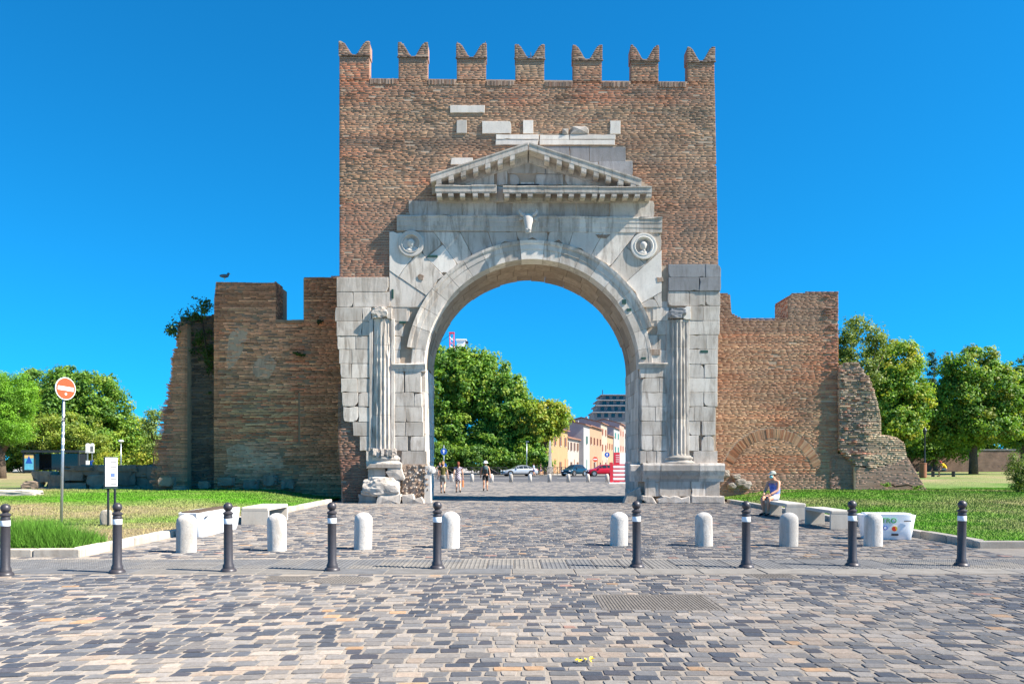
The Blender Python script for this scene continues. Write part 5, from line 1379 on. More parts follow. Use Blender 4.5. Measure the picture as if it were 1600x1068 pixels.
MB().bbox(-.46, .46, -.20, .20, .525, .552, .01).build('seat_top', M['white_fibreglass'], br)
def text(body, size, mat, parent, loc, rot, name='lettering', ext=.002, sx=1):
    cu = bpy.data.curves.new(name, 'FONT'); cu.body = body; cu.size = size; cu.extrude = ext; cu.align_x = 'CENTER'; cu.align_y = 'CENTER'
    me = bake(bpy.data.objects.new(name, cu))
    o = link(name, me, None, parent, loc, rot, (sx, 1, 1)); me.materials.clear(); me.materials.append(M[mat]); return o
yf = -.300
text('CENTRO', .15, 'print_green', br, (-.16, yf + .012, .40), (R(95), 0, 0), ext=.008)
mb = MB(); mb.lathe([(.055, -.006), (.055, .006)], 20); mb.build('printed_disc', M['print_yellow'], br, loc=(.10, yf + .020, .235), rot=(R(95), 0, 0))
mb = MB(); mb.prism([(.048 * math.cos(a), .048 * math.sin(a)) for a in np.linspace(1.4, 5.6, 14)], -.006, .010); mb.build('printed_crescent', M['print_red'], br, loc=(.094, yf + .020, .235), rot=(R(95), 0, 0))
mb = MB(); mb.lathe([(.045, -.006), (.045, .007)], 20); mb.build('printed_disc', M['print_blue'], br, loc=(-.085, yf + .020, .25), rot=(R(95), 0, 0))
mb = MB(); mb.lathe([(.027, -.006), (.027, .010)], 16); mb.build('printed_disc', M['white_fibreglass'], br, loc=(-.089, yf + .020, .252), rot=(R(95), 0, 0))
for k in range(5): MB().box(-.012, .012, -.006, .006, -.022, .022).build('printed_mark', M['print_dark'], br, loc=(.055 + k * .028, yf + .034, .11), rot=(R(5), 0, 0))
MB().box(-.07, .07, -.008, .008, -.009, .009).build('vent_slot', M['print_dark'], br, loc=(.36, yf + .010, .40), rot=(R(4), 0, 0))

# no-entry sign
YN = 20.2
s0 = (GX(95.5, YN), YN, float(lawn_z(GX(95.5, YN), YN)))
e = empty('no_entry_sign', s0); tag(e, 'tall round red no-entry sign on a grey pole in the grass tuft', 'road sign')
zc = GZ(607, YN) - s0[2]
MB().tube([(0, 0, -.1), (.035, 0, zc * .5), (.07, .0, zc + .27)], .032, 14).build('pole', M['pole_steel'], e, True)
def disc(mb, r, y0, y1, seg=40):
    vs = [(r * math.cos(2 * math.pi * k / seg), y, r * math.sin(2 * math.pi * k / seg)) for y in (y0, y1) for k in range(seg)]
    return mb.add(vs, [tuple(range(seg)), tuple(range(2 * seg - 1, seg - 1, -1))] + [((k + 1) % seg, k, seg + k, seg + (k + 1) % seg) for k in range(seg)])
sg = disc(MB(), .262, -.01, .012).build('sign_disc', M['sign_white'], e, loc=(.115, -.03, zc), rot=(0, R(4), R(64)))
disc(MB(), .245, -.004, .0).build('red_face', M['sign_red'], sg, loc=(0, -.0105, 0))
MB().box(-.205, .205, -.004, 0, -.045, .045).build('white_bar', M['sign_white'], sg, loc=(0, -.0150, .0))
disc(MB(), .028, -.003, 0, 14).build('sticker', M['sign_white'], sg, loc=(.01, -.0150, -.125))
for (py, h, m_) in ((648, .03, 'sign_white'), (655, .11, 'print_dark'), (663, .03, 'sign_white'), (676, .05, 'sign_white'), (687, .09, 'sign_white'), (693, .04, 'reflective_band'), (702, .03, 'sign_white')):
    z = GZ(py, YN) - s0[2]; MB().lathe([(.0335, 0), (.0335, h)], 16).build('sticker', M[m_], e, loc=(.035 + (z / zc - .5) * .07 if z > zc * .5 else .035 * z / zc * 2, 0, z - h / 2))
text('30', .09, 'sign_white', e, (.052, -.0345, GZ(655, YN) - s0[2]), (R(90), 0, 0), 'sticker_figures', .001, .7)
# information panel
YI = 20.6
e = empty('information_panel', (GX(173, YI), YI, float(lawn_z(GX(173, YI), YI)))); tag(e, 'white printed information board on two dark legs beside the no-entry sign', 'information board')
z0 = GZ(761, YI) - e.location.z; z1 = GZ(713.5, YI) - e.location.z
bd = MB().bbox(-.15, .15, -.04, .04, z0, z1, .012).build('board', M['dark_metal'], e, rot=(0, 0, R(42)))
MB().box(-.135, .14, -.046, -.041, z0 + .03, z1 - .02).build('printed_face', M['sign_white'], bd)
for k in range(6): MB().box(-.02, .12, -.050, -.047, z1 - .13 - k * .04, z1 - .112 - k * .04).build('text_line', M['print_dark'], bd)
for k in range(4): MB().box(-.02, .12, -.050, -.047, z0 + .07 + k * .04, z0 + .088 + k * .04).build('text_line', M['print_dark'], bd)
MB().box(-.02, .08, -.050, -.047, z0 + .25, z0 + .34).build('printed_picture', M['print_blue'], bd)
MB().box(-.15, .15, -.048, .045, z0 - .02, z0 - .002).build('bottom_rail', M['green_bronze'], bd)
for x in (-.06, .10): MB().bbox(x - .022, x + .022, -.02, .02, -.05, z0 - .022, .004).build('leg', M['dark_metal'], e)
o = rock('marker_stone', (GX(166, 20.9), 20.9, float(lawn_z(GX(166, 20.9), 20.9)) + .15), (.17, .10, .26), 'bench_stone', None, 301, 3, .10, .8); tag(o, 'small rounded white marker stone behind the information board legs', 'stone')
# covers in the paving
def plate(name, label, x0, x1, y0, y1, nx, ny):
    e = empty(name, ((x0 + x1) / 2, (y0 + y1) / 2, 0)); tag(e, label, 'manhole cover'); w, d = (x1 - x0) / 2, (y1 - y0) / 2
    MB().bbox(-w, w, -d, d, -.03, .001, .006).build('plate', M['cast_iron'], e)
    mb = MB()
    for i in range(nx):
        for j in range(ny):
            cx = -w + .03 + (2 * w - .06) * (i + .5) / nx; cy = -d + .03 + (2 * d - .06) * (j + .5) / ny; a = (2 * w - .06) / nx * .30; b_ = (2 * d - .06) / ny * .30
            mb.prism([(cx - a, cy), (cx, cy - b_), (cx + a, cy), (cx, cy + b_)], 0, .007)
    tag(mb.build('grip_studs', M['cast_iron'], e), kind='stuff')
    for s in (-1, 1): MB().box(-w - .03, w + .03, s * (d + .018) - .012, s * (d + .018) + .012, -.03, .004).build('frame_bar', M['cast_iron'], e)
    for s in (-1, 1): MB().box(s * (w + .018) - .012, s * (w + .018) + .012, -d - .005, d + .005, -.03, .003).build('frame_bar', M['cast_iron'], e)
plate('drain_cover', 'long studded cast-iron cover set in the street setts', 1.02, 2.33, 9.45, 10.5, 34, 20)
plate('drain_cover', 'small sunken iron cover near the round manhole', -3.42, -2.84, 11.78, 12.25, 12, 8)
plate('drain_cover', 'small iron cover below the seated man, at the crossing strip', 3.4, 4.0, 12.1, 12.5, 12, 8)
plate('drain_cover', 'small iron grating at the back edge of the tactile strip', 4.78, 5.42, 14.38, 14.66, 12, 6)
e = empty('round_manhole', (-2.32, 11.9, 0)); tag(e, 'round cast-iron manhole cover before the crossing strip', 'manhole cover')
MB().lathe([(.40, -.03), (.40, .002), (.36, .004)], 36).build('plate', M['cast_iron'], e)
mb = MB()
for i in range(-8, 9):
    for j in range(-8, 9):
        if i * i + j * j < 66: mb.lathe([(.014, .003), (.011, .010)], 6, i * .04, j * .04)
tag(mb.build('grip_studs', M['cast_iron'], e), kind='stuff')
# yellow flower dropped on the setts
g = G0 = (GX(913, 6.97), 6.97, .006)
e = empty('fallen_flower', G0); tag(e, 'small crumpled yellow flower lying on the setts', 'flower')
for k in range(9):
    a = k * .7; r = .02 + .045 * rnd.random()
    me_ = MB().add([(0, 0, 0), (.025, .012, .012 + .01 * rnd.random()), (.048, 0, .006), (.025, -.012, .014)], [(0, 1, 2, 3)])
    me_.build('petal', M['yellow_petal'], e, loc=(math.cos(a) * r, math.sin(a) * r * .6, .004 + rnd.random() * .008), rot=(rnd.uniform(-.4, .4), rnd.uniform(-.4, .4), a))

# bus shelter and stop posts
YS2 = 82.0
zg = float(lawn_z(GX(80, YS2), YS2))
e = empty('bus_shelter', (GX(80, YS2), YS2, zg)); tag(e, 'dark glazed bus shelter with a blue and yellow poster beside the hedge', 'bus shelter')
hw = GX(124, YS2) - GX(80, YS2); zt = GZ(703, YS2) - zg
MB().bbox(-hw - .1, hw + .1, -.2, 1.6, zt - .22, zt, .03).build('roof', M['dark_metal'], e)
for x in (-hw + .06, hw - .06): 
    for y in (0, 1.4): MB().box(x - .06, x + .06, y - .06, y + .06, 0, zt - .22).build('post', M['dark_metal'], e)
MB().box(-hw + .1, hw - .1, 1.42, 1.45, .3, zt - .3).build('back_pane', M['car_glass'], e)
MB().box(hw - .07, hw - .04, .1, 1.3, .3, zt - .3).build('side_pane', M['car_glass'], e)
pc = MB().box(-hw + .1, -hw + 1.15, -.10, .02, .15, zt - .3).build('poster_case', M['dark_metal'], e)
MB().box(-hw + .2, -hw + 1.05, -.112, -.102, .35, zt - .42).build('poster', M['poster'], pc)
MB().add([(-hw + .3, -.118, .95), (-hw + .95, -.118, .95), (-hw + .62, -.118, zt - .5)], [(0, 1, 2)]).build('poster_figure', M['sign_blue'], pc)
MB().box(-hw + .2, -hw + 1.05, -.116, -.113, zt - .75, zt - .42).build('poster_top', M['poster_warm'], pc)
MB().box(-1.2, 1.8, .8, 1.2, .42, .48).build('bench_seat', M['dark_metal'], e)
for k, px in enumerate((137, 144)):
    Y = 70 + k * .4; z = float(lawn_z(GX(px, Y), Y)); e = empty('bus_stop_post', (GX(px, Y), Y, z))
    tag(e, ['white rounded bus stop board', 'grey and blue rounded bus stop board'][k] + ' on a post above the ruin', 'sign')
    zt = GZ(692, Y) - z; zb = GZ(707, Y) - z
    MB().box(-.03, .03, -.02, .02, -.1, zb).build('post', M['pole_steel'], e)
    w = .16
    pts = [(-w, zb), (w, zb), (w, zt - w)] + [(w * math.cos(a), zt - w + w * math.sin(a)) for a in np.linspace(.3, 2.84, 7)] + [(-w, zt - w)]
    n = len(pts); MB().add([(x, -.05, q) for x, q in pts] + [(x, .03, q) for x, q in pts], [tuple(range(n)), tuple(range(2 * n - 1, n - 1, -1))] + [((i + 1) % n, i, n + i, n + (i + 1) % n) for i in range(n)]).build('board', M['sign_white'], e)
    MB().box(-.12, .12, -.058, -.052, zb + .1, zt - .25).build('timetable', M['sign_white' if k == 0 else 'sign_back'], e)
    MB().box(-.13, .13, -.05, .03, .55, 1.25).build('lower_box', M['sign_white' if k == 0 else 'sign_blue'], e)
e = empty('park_lamp', (GX(189, 60), 60, .5)); tag(e, 'mushroom-headed park lamp standing beyond the ruin', 'lamp')
zt = GZ(687, 60) - .5
MB().tube([(0, 0, -.1), (0, 0, zt - .1)], .035, 8).build('post', M['pole_steel'], e, True)
MB().lathe([(.02, -.2), (.08, -.14), (.19, -.10), (.20, -.07), (.12, -.01), (.02, .02)], 18).build('lamp_head', M['lamp_glass'], e, True, loc=(0, 0, zt))
# park side: far brick wall, bench, bin, lamp post
e = empty('park_wall', (GX(1500, 94), 94, .5)); tag(e, 'long low far brick wall behind the park trees', 'wall')
zt = GZ(703, 94) - .5
MB().box(-14, 22, 0, .5, -.3, zt).build('wall_body', M['brick_far'], e); MB().box(-14, 22, -.06, .56, zt, zt + .12).build('coping', M['marble_grey'], e)
YP = 67.0; zP = float(lawn_z(GX(1480, YP), YP))
e = empty('park_bench', (GX(1474, YP), YP, zP)); tag(e, 'slim dark park bench with the yellow-shirted person', 'bench')
hw = 20 * YP / FPX
for k in range(3): MB().box(-hw, hw, -.2 + k * .15, -.08 + k * .15, .41, .45).build('seat_slat', M['bark'], e)
for x in (-hw + .2, hw - .2): MB().box(x - .03, x + .03, -.2, .25, 0, .41).build('leg', M['dark_metal'], e)
YT = 63.0; zT = float(lawn_z(GX(1442, YT), YT))
e = empty('litter_bin', (GX(1442, YT), YT, zT)); tag(e, 'rust-brown cylindrical litter bin beyond the brick footing', 'bin')
plain('rust_bin', (.26, .11, .06), .6, .2)
h = GZ(723, YT) - zT; r = 5.6 * YT / FPX
MB().lathe([(r * .9, 0), (r * .92, .06), (r, .08), (r, h - .06), (r * 1.06, h - .05), (r * 1.06, h), (r * .8, h + .01), (r * .78, h - .1)], 20).build('bin_body', M['rust_bin'], e, auto=40)
MB().lathe([(r * .5, h + .01), (r * .55, h + .05)], 16).build('ash_tray', M['dark_metal'], e)
e = empty('lamp_post', (GX(1445, 70), 70, .55)); tag(e, 'black cast lamp post beside the litter bin', 'lamp')
MB().lathe([(.11, 0), (.11, .25), (.06, .35), (.05, 3.2), (.07, 3.25), (.04, 3.35)], 12).build('post', M['dark_metal'], e, True)
MB().lathe([(.10, 3.36), (.17, 3.75), (.06, 3.95), (.01, 4.05)], 8).build('lantern', M['dark_metal'], e)
# seagull on the ruin
gb = Vector(P(351, 437, 38.9))
mb = MB(); mb.sphere((0, 0, .17), (.19, .085, .085), 14, 9)
for i, (x, y, z) in enumerate(mb.v):
    if x < -.05: mb.v[i] = (x * 1.25, y * (1 + x * 2.2), z + (x + .05) * -.12)
mb.sphere((.17, 0, .27), .055, 12, 8); mb.tube([(.12, 0, .2), (.17, 0, .27)], [.06, .05], 10)
e = empty('seagull', gb); tag(e, 'grey and white seagull perched on the shaded wall top', 'bird')
mb.build('body', M['bird_grey'], e, True); MB().tube([(.21, 0, .265), (.27, 0, .25)], [.018, .004], 6).build('beak', M['print_yellow'], e)
for s in (-1, 1): MB().tube([(0, s * .035, .1), (.01, s * .035, -.02)], .009, 5).build('leg', M['print_yellow'], e)

# ------------------------------------------------------------------ beyond the arch: railing, signs, houses
def railing(name, label, xa, xb, Y, n):
    e = empty(name, (xa, Y, .05)); tag(e, label, 'railing'); w = (xb - xa) / n
    for i in range(n + 1): MB().box(i * w - .04, i * w + .04, -.04, .04, 0, 1.12).build('post', M['bollard_iron'], e)
    for z in (.25, 1.05): MB().box(0, xb - xa, -.025, .025, z - .03, z + .03).build('rail', M['bollard_iron'], e)
    for i in range(n):
        for s in (0, 1): MB().tube([(i * w, -.01 + s * .02, .28 if s == 0 else 1.02), ((i + 1) * w, -.01 + s * .02, 1.02 if s == 0 else .28)], .022, 5).build('brace', M['bollard_iron'], e)
railing('railing', 'grey cross-braced railing behind the walkers and the silver car', GX(668, 119), GX(792, 119), 119, 9)
railing('railing', 'cross-braced railing between the two cars, before the obelisk', GX(838, 119), GX(884, 119), 119, 7)
def roundsign(name, label, px, Y, pys, top, mats):
    e = empty(name, (GX(px, Y), Y, 0)); tag(e, label, 'road sign')
    MB().tube([(0, 0, 0), (0, 0, GZ(top, Y))], .045, 8).build('pole', M['pole_steel'], e, True)
    for (py, r), m_ in zip(pys, mats):
        d = disc(MB(), r * Y / FPX, -.03, 0, 24).build('sign_disc', M[m_], e, loc=(0, -.05, GZ(py, Y)))
        if m_ == 'sign_red': MB().box(-r * Y / FPX * .75, r * Y / FPX * .75, -.036, -.031, -.08, .08).build('white_bar', M['sign_white'], d)
        else: MB().add([(-.06, -.034, -.18), (.06, -.034, -.18), (.06, -.034, .05), (.16, -.034, .05), (0, -.034, .24), (-.16, -.034, .05), (-.06, -.034, .05)], [tuple(range(7))]).build('white_arrow', M['sign_white'], d)
roundsign('road_sign', 'two round blue road signs on a pole beside the cyclist', 693.5, 88, [(705, 5.2), (727, 4.6)], 695, ['sign_blue', 'sign_blue'])
roundsign('road_sign', 'round blue road sign in the house street', 948.5, 122, [(710, 4)], 706, ['sign_blue'])
roundsign('road_sign', 'small red no-entry sign between the blue and red cars', 930, 121, [(717, 4)], 712, ['sign_red'])
e = empty('lamp_pole', (GX(823, 118.5), 118.5, 0)); tag(e, 'thin grey pole standing over the silver car', 'pole')
MB().tube([(0, 0, 0), (0, 0, GZ(690, 118.5))], .05, 8).build('mast', M['pole_steel'], e, True); MB().box(-.12, .3, -.1, .1, GZ(690, 118.5), GZ(690, 118.5) + .1).build('lamp_head', M['pole_steel'], e)
e = empty('obelisk', (GX(859.5, 121), 121, .05)); tag(e, 'slender grey stone obelisk before the yellow house', 'monument')
w = 4.5 * 121 / FPX
MB().bbox(-w, w, -w, w, 0, 1.15, .05).build('pedestal', M['marble'], e)
z0, z1 = 1.15, GZ(691, 121)
MB().add([(-.24, -.24, z0), (.24, -.24, z0), (.24, .24, z0), (-.24, .24, z0), (-.13, -.13, z1), (.13, -.13, z1), (.13, .13, z1), (-.13, .13, z1), (0, 0, z1 + .35)], [(0, 1, 5, 4), (1, 2, 6, 5), (2, 3, 7, 6), (3, 0, 4, 7), (4, 5, 8), (5, 6, 8), (6, 7, 8), (7, 4, 8)]).build('shaft', M['marble'], e)
# red barrier boards at the sunlit pier
YK = 69.5
e = empty('red_barrier', (GX(967, YK), YK, 0)); tag(e, 'red and white plastic road barrier beside the sunlit pier', 'barrier')
plain('plastic_red', (.62, .03, .05), .4, 0, .5, .05)
hw = 14 * YK / FPX; H_ = GZ(722, YK)
MB().box(-hw, -hw + .22, -.12, .12, 0, H_).build('end_post', M['plastic_red'], e); MB().box(hw - .2, hw, -.12, .12, 0, H_).build('end_post', M['plastic_red'], e)
for k in range(5): MB().box(-hw + .22, hw - .2, -.09, .09, .18 + k * .32, .18 + k * .32 + .11).build('red_rail', M['plastic_red'], e)
for k in range(4): MB().box(-hw + .26, hw - .24, -.10, .05, .30 + k * .32, .30 + k * .32 + .19).build('white_board', M['sign_white'], e)
MB().box(-hw - .1, hw + .05, -.2, .2, 0, .10).build('foot', M['sign_white'], e)
e = empty('red_sign_board', (GX(972, 73.5), 73.5, 0)); tag(e, 'red and white hoarding panel above the road barrier', 'sign')
MB().box(GX(959, 73.5) - GX(972, 73.5), GX(968, 73.5) - GX(972, 73.5), -.1, .1, 0, GZ(706.5, 73.5)).build('red_panel', M['plastic_red'], e)
MB().box(GX(968, 73.5) - GX(972, 73.5), GX(984, 73.5) - GX(972, 73.5), -.08, .1, .8, GZ(707.5, 73.5)).build('white_panel', M['sign_white'], e)
for k in range(4): MB().box(-.55, -.25, -.108, -.102, 1.75 + k * .18, 1.80 + k * .18).build('text_line', M['sign_white'], e)
MB().lathe([(.32, -.09), (.32, -.085)], 20).build('wheel_print', M['sign_back'], e, rot=(R(90), 0, 0), loc=(.30, 0, 1.9))

# houses
def house(label, t0, t1, eave, ridge, wallc, shut, floors, nwin, off=0, depth=9, seed=1, gable=(.32, .31, .32)):
    rr = random.Random(seed)
    ux, uy = .2149, .9767
    ang = math.atan2(uy, ux); X0, Y0 = 4.0 + .22 * t0, 125 + t0
    W_ = (t1 - t0) / .9767
    e = empty('house', (X0, Y0, 0), ang); tag(e, label, 'house', 'houses of the street beyond the arch')
    k = 'wall_%d' % seed; plain(k, tuple(q * .78 for q in wallc), .9, 0, .2, .08, .5); plain(k + 'g', gable, .95, 0, .1, .12, .6); plain(k + 's', shut, .7, 0, .2, .1, 2)
    MB().box(.0, W_, off, off + depth, 0, eave).build('wall', M[k], e)
    mid = off + depth / 2
    MB().add([(-.02, off, .2), (-.02, off + depth, .2), (-.02, off + depth, eave), (-.02, mid, ridge - .1), (-.02, off, eave)], [(0, 1, 2, 3, 4)]).build('gable', M[k + 'g'], e)
    r_ = MB(); o_ = .45
    a = [(-.25, off - o_, eave - .12), (-.25, mid, ridge), (-.25, off + depth + o_, eave - .12)]; b_ = [(W_ + .05, y, z) for _, y, z in a]
    vs = a + b_ + [(x, y, z + .18) for x, y, z in a + b_]
    r_.add(vs, [(0, 3, 4, 1), (1, 4, 5, 2), (6, 7, 10, 9), (7, 8, 11, 10), (0, 6, 9, 3), (2, 5, 11, 8), (0, 1, 7, 6), (1, 2, 8, 7), (3, 9, 10, 4), (4, 10, 11, 5)])
    roof = r_.build('roof', M['roof_tile'], e)
    MB().box(W_ * .6, W_ * .6 + .7, mid - .4, mid + .2, ridge - .4, ridge + .7).build('chimney', M[k + 'g'], roof)
    fh = eave / floors
    for f in range(floors):
        for i in range(nwin):
            cx = W_ * (i + .5) / nwin; z0 = f * fh + (.9 if f else .1); z1 = z0 + (1.5 if f else (2.3 if i % 2 == 0 else 1.8))
            if z1 > eave - .3: z1 = eave - .3
            ww = min(.5, W_ / nwin * .26)
            w_ = MB().box(cx - ww, cx + ww, off - .03, off - .004, z0, z1).build('window' if f or i % 2 else 'door', M['car_glass'] if f or i % 2 else M[k + 's'], e)
            if f or i % 2:
                for s in (-1, 1):
                    x0 = cx + s * ww * 1.5; MB().box(x0 - ww * .52, x0 + ww * .52, off - .09, off - .035, z0, z1).build('shutter', M[k + 's'], w_)
                MB().box(cx - ww * 1.1, cx + ww * 1.1, off - .12, off - .032, z0 - .1, z0 - .01).build('sill', M['marble'], w_)
plain('roof_tile', (.22, .115, .08), .9, 0, .15, .25, 1.5)
house('yellow house half hidden by the pale green tree, first of the street', 0, 26, 7.3, 8.3, (.40, .27, .14), (.28, .12, .06), 2, 5, 0, seed=1)
house('low white house with a red roof next to the yellow one', 26, 42, 6.2, 7.4, (.40, .36, .31), (.22, .12, .08), 2, 4, .3, seed=2)
house('white-fronted narrow house with a grey gable', 42, 51, 9.2, 10.2, (.36, .36, .35), (.05, .14, .12), 2, 1, -.6, seed=3)
house('orange house with wide brown shutters', 51, 73, 9.4, 10.4, (.38, .245, .155), (.20, .08, .05), 2, 4, -.5, seed=4)
house('tall cream house with red-brown shutters', 73, 86, 11, 12.2, (.40, .33, .255), (.30, .10, .06), 3, 2, -.3, seed=5)
house('low peach house further down the street', 86, 103, 8.6, 9.6, (.44, .28, .17), (.30, .12, .08), 2, 3, 0, seed=6)
house('pale house with turquoise shutters', 103, 119, 11.2, 12.4, (.34, .35, .335), (.03, .28, .25), 3, 2, -.2, seed=7)
house('pink house near the end of the street', 119, 133, 13, 14.2, (.44, .29, .23), (.32, .13, .09), 3, 2, -.2, seed=8)
house('last white house of the street beside the marble jamb', 133, 165, 12.5, 13.8, (.38, .36, .33), (.2, .1, .08), 3, 4, -.2, seed=9)
# stepped apartment block
e = empty('apartment_block', (GX(962, 320), 320, 0)); tag(e, 'grey stepped apartment block rising behind the house street', 'building')
for k, (a, c, py, d) in enumerate(((928, 1010, 643, 0), (934, 1010, 632, 2), (938, 1010, 623, 4), (944, 1010, 614, 6))):
    z = GZ(py, 320); x0 = GX(a, 320) - e.location.x; x1 = GX(c, 320) - e.location.x
    zb = 0 if k == 0 else GZ((643, 632, 623)[k - 1], 320)
    MB().box(x0, x1, d, d + 20 - k * 2, zb, z).build('storey', M['marble_grey'], e)
    MB().box(x0 - .6, x1, d - 1.0, d + 20, z - .35, z).build('balcony_slab', M['marble_grey'], e)
    for i in range(6): MB().box(x0 + 1.2 + i * 2.6, x0 + 2.6 + i * 2.6, d - .06, d - .01, z - 2.0, z - .6).build('window', M['car_glass'], e)
MB().tube([(-4, 8, GZ(614, 320)), (-4, 8, GZ(606, 320))], .15, 6).build('antenna', M['dark_metal'], e)
# tower top and crane behind the lime trees
e = empty('concrete_tower', (GX(720, 300), 300, 0)); tag(e, 'pale concrete roof tower poking out above the lime trees', 'building')
x0, x1 = GX(714, 300) - GX(720, 300), GX(727, 300) - GX(720, 300)
MB().box(x0, x1, 0, 5, 0, GZ(531, 300)).build('shaft', M['sign_white'], e); MB().box(x0 - .4, x1 + .4, -.4, 5.4, GZ(531, 300), GZ(529.5, 300)).build('roof_slab', M['sign_white'], e)
MB().box(x1, x1 + 1.0, 0, 2, GZ(536, 300), GZ(532.5, 300)).build('aerial_box', M['dark_metal'], e); MB().box(x0 - 2.5, x1, 0, 5, 0, GZ(541, 300)).build('annex', M['sign_white'], e)
e = empty('tower_crane', (GX(706, 290), 290, 0)); tag(e, 'red and white lattice crane mast beside the concrete roof tower', 'crane')
zt = GZ(521, 290); w = .7
for sx in (-w, w):
    for sy in (-w, w): MB().tube([(sx, sy, 0), (sx, sy, zt)], .12, 5).build('mast_post', M['plastic_red'], e)
z = 30
k = 0
while z < zt - 1.3:
    for s in (-1, 1): MB().tube([(-w * s, -w, z), (w * s, -w, z + 1.4)], .08, 4).build('mast_brace', M['sign_white' if k % 2 else 'plastic_red'], e)
    z += 1.4; k += 1
MB().box(-.9, .9, -.9, .9, zt, zt + .4).build('mast_head', M['plastic_red'], e)
MB().tube([(0, 0, zt), (-12, 0, zt - 9)], .06, 4).build('stay_cable', M['dark_metal'], e)
# ------------------------------------------------------------------ cars
def car(label, loc, rz, paint, st, Lc, wid, glass, wheels, seat_h=0):
    """st: stations (x, belt z, roof z, half width, roof half width) from nose to tail; glass: (first cabin, roof start, roof end, last cabin)"""
    e = empty('parked_car', loc, rz); tag(e, label, 'car', 'cars on the far road')
    ring = []; n = 8
    vs = []; fs = []
    for (x, zb, zr, w, wr) in st:
        r_ = [(w * .80, .24), (w * .96, .30), (w, .48), (w * .985, zb - .06), (w * .95, zb), (wr, max(zr - .06, zb + .004)), (wr * .86, max(zr - .012, zb + .008)), (0.001, max(zr, zb + .012))]
        vs += [(x, y, z) for y, z in r_] + [(x, -y, z) for y, z in r_]
    N_ = 2 * n
    for i in range(len(st) - 1):
        for k in range(n - 1):
            a, b_ = i * N_ + k, (i + 1) * N_ + k
            fs.append((a, a + 1, b_ + 1, b_)); fs.append((a + n, b_ + n, b_ + n + 1, a + n + 1))
        fs.append((i * N_, (i + 1) * N_, (i + 1) * N_ + n, i * N_ + n))
    fs.append(tuple(range(n)) + tuple(range(2 * n - 1, n - 1, -1))); o_ = (len(st) - 1) * N_
    fs.append(tuple(o_ + k for k in range(n - 1, -1, -1)) + tuple(o_ + k for k in range(n, 2 * n)))
    me = mesh('body', vs, fs); bm = bmesh.new(); bm.from_mesh(me); bmesh.ops.remove_doubles(bm, verts=bm.verts, dist=.003); bmesh.ops.recalc_face_normals(bm, faces=bm.faces); bm.to_mesh(me); bm.free()
    me.polygons.foreach_set('use_smooth', [True] * len(me.polygons))
    body = link('body', me, paint, e)
    c0, c1, c2, c3 = glass
    def pane(name, idx, off=.012):
        pts = [Vector(vs[i]) for i in idx]; nn = (pts[1] - pts[0]).cross(pts[-1] - pts[0]).normalized(); ctr = sum(pts, Vector()) / len(pts)
        if nn.dot(ctr - Vector((0, 0, .8))) < 0: nn = -nn
        pts = [ctr + (p - ctr) * .92 + nn * off for p in pts]
        MB().add(pts, [tuple(range(len(pts)))]).build(name, M['car_glass'], body)
    for i in range(c0, c3):
        if i < c1 or i >= c2:
            for s in (0, n): pane('windscreen', (i * N_ + s + 5, (i + 1) * N_ + s + 5, (i + 1) * N_ + s + 7, i * N_ + s + 7))
        for s in (0, n):
            if i >= c0: pane('side_window', (i * N_ + s + 4, (i + 1) * N_ + s + 4, (i + 1) * N_ + s + 5, i * N_ + s + 5))
    W_ = max(s[3] for s in st)
    for x in wheels:
        for s in (-1, 1):
            w_ = MB().lathe([(.315, -.11), (.335, -.09), (.335, .09), (.315, .11)], 24).build('wheel', M['car_tyre'], e, auto=40, loc=(x, s * (W_ - .09), .335), rot=(R(90), 0, 0))
            MB().lathe([(.22, -.006), (.20, .006)], 20).build('rim', M['car_rim'], w_, loc=(0, 0, -s * .113))
            MB().lathe([(.40, -.02), (.40, .02)], 24).build('wheel_arch', M['car_tyre'], body, loc=(x, s * (W_ - .018), .36), rot=(R(90), 0, 0))
    x0, x1 = st[0][0], st[-1][0]
    for s in (-1, 1):
        MB().sphere((x0 - .12, s * W_ * .66, .66), (.16, .17, .075), 12, 8).build('headlight', M['lamp_glass'], body)
        MB().sphere((x1 + .05, s * W_ * .70, .80), (.08, .15, .08), 12, 8).build('tail_light', M['print_red'], body)
        MB().bbox(.55, .72, s * (W_ + .02) - .08, s * (W_ + .02) + .08, .92, 1.04, .02).build('wing_mirror', paint, body)
    MB().box(x0 - .02, x0 + .02, -W_ * .5, W_ * .5, .42, .60).build('grille', M['dark_metal'], body)
    MB().box(x0 + .012, x0 + .035, -.26, .26, .33, .43).build('number_plate', M['sign_white'], body)
    return e
def paint(key, c): 
    m, nt, b = nmat(key); setc(nt, b, c); b.inputs['Metallic'].default_value = .35; b.inputs['Roughness'].default_value = .3; b.inputs['Coat Weight'].default_value = .6; b.inputs['Coat Roughness'].default_value = .08; return m
sedan = [(2.32, .58, .60, .70, .6), (2.15, .70, .72, .84, .7), (1.5, .84, .86, .90, .72), (.95, .91, .95, .91, .68), (.25, .94, 1.34, .91, .60), (-.35, .95, 1.42, .91, .58), (-1.0, .96, 1.37, .91, .57), (-1.75, .98, 1.05, .89, .60), (-2.15, .94, .99, .85, .62), (-2.33, .70, .74, .76, .6)]
hatch = [(1.95, .60, .62, .68, .55), (1.80, .76, .78, .80, .62), (1.25, .92, .95, .84, .64), (.85, .97, 1.02, .85, .64), (.15, .99, 1.45, .85, .58), (-.5, 1.0, 1.50, .85, .57), (-1.25, 1.0, 1.44, .84, .55), (-1.80, 1.0, 1.06, .80, .58), (-1.92, .75, .78, .74, .58)]
car('silver saloon car behind the far bollards', (GX(811, 112), 112, 0), R(197), paint('silver_paint', (.42, .45, .48)), sedan, 4.6, .91, (3, 4, 6, 7), (1.42, -1.38))
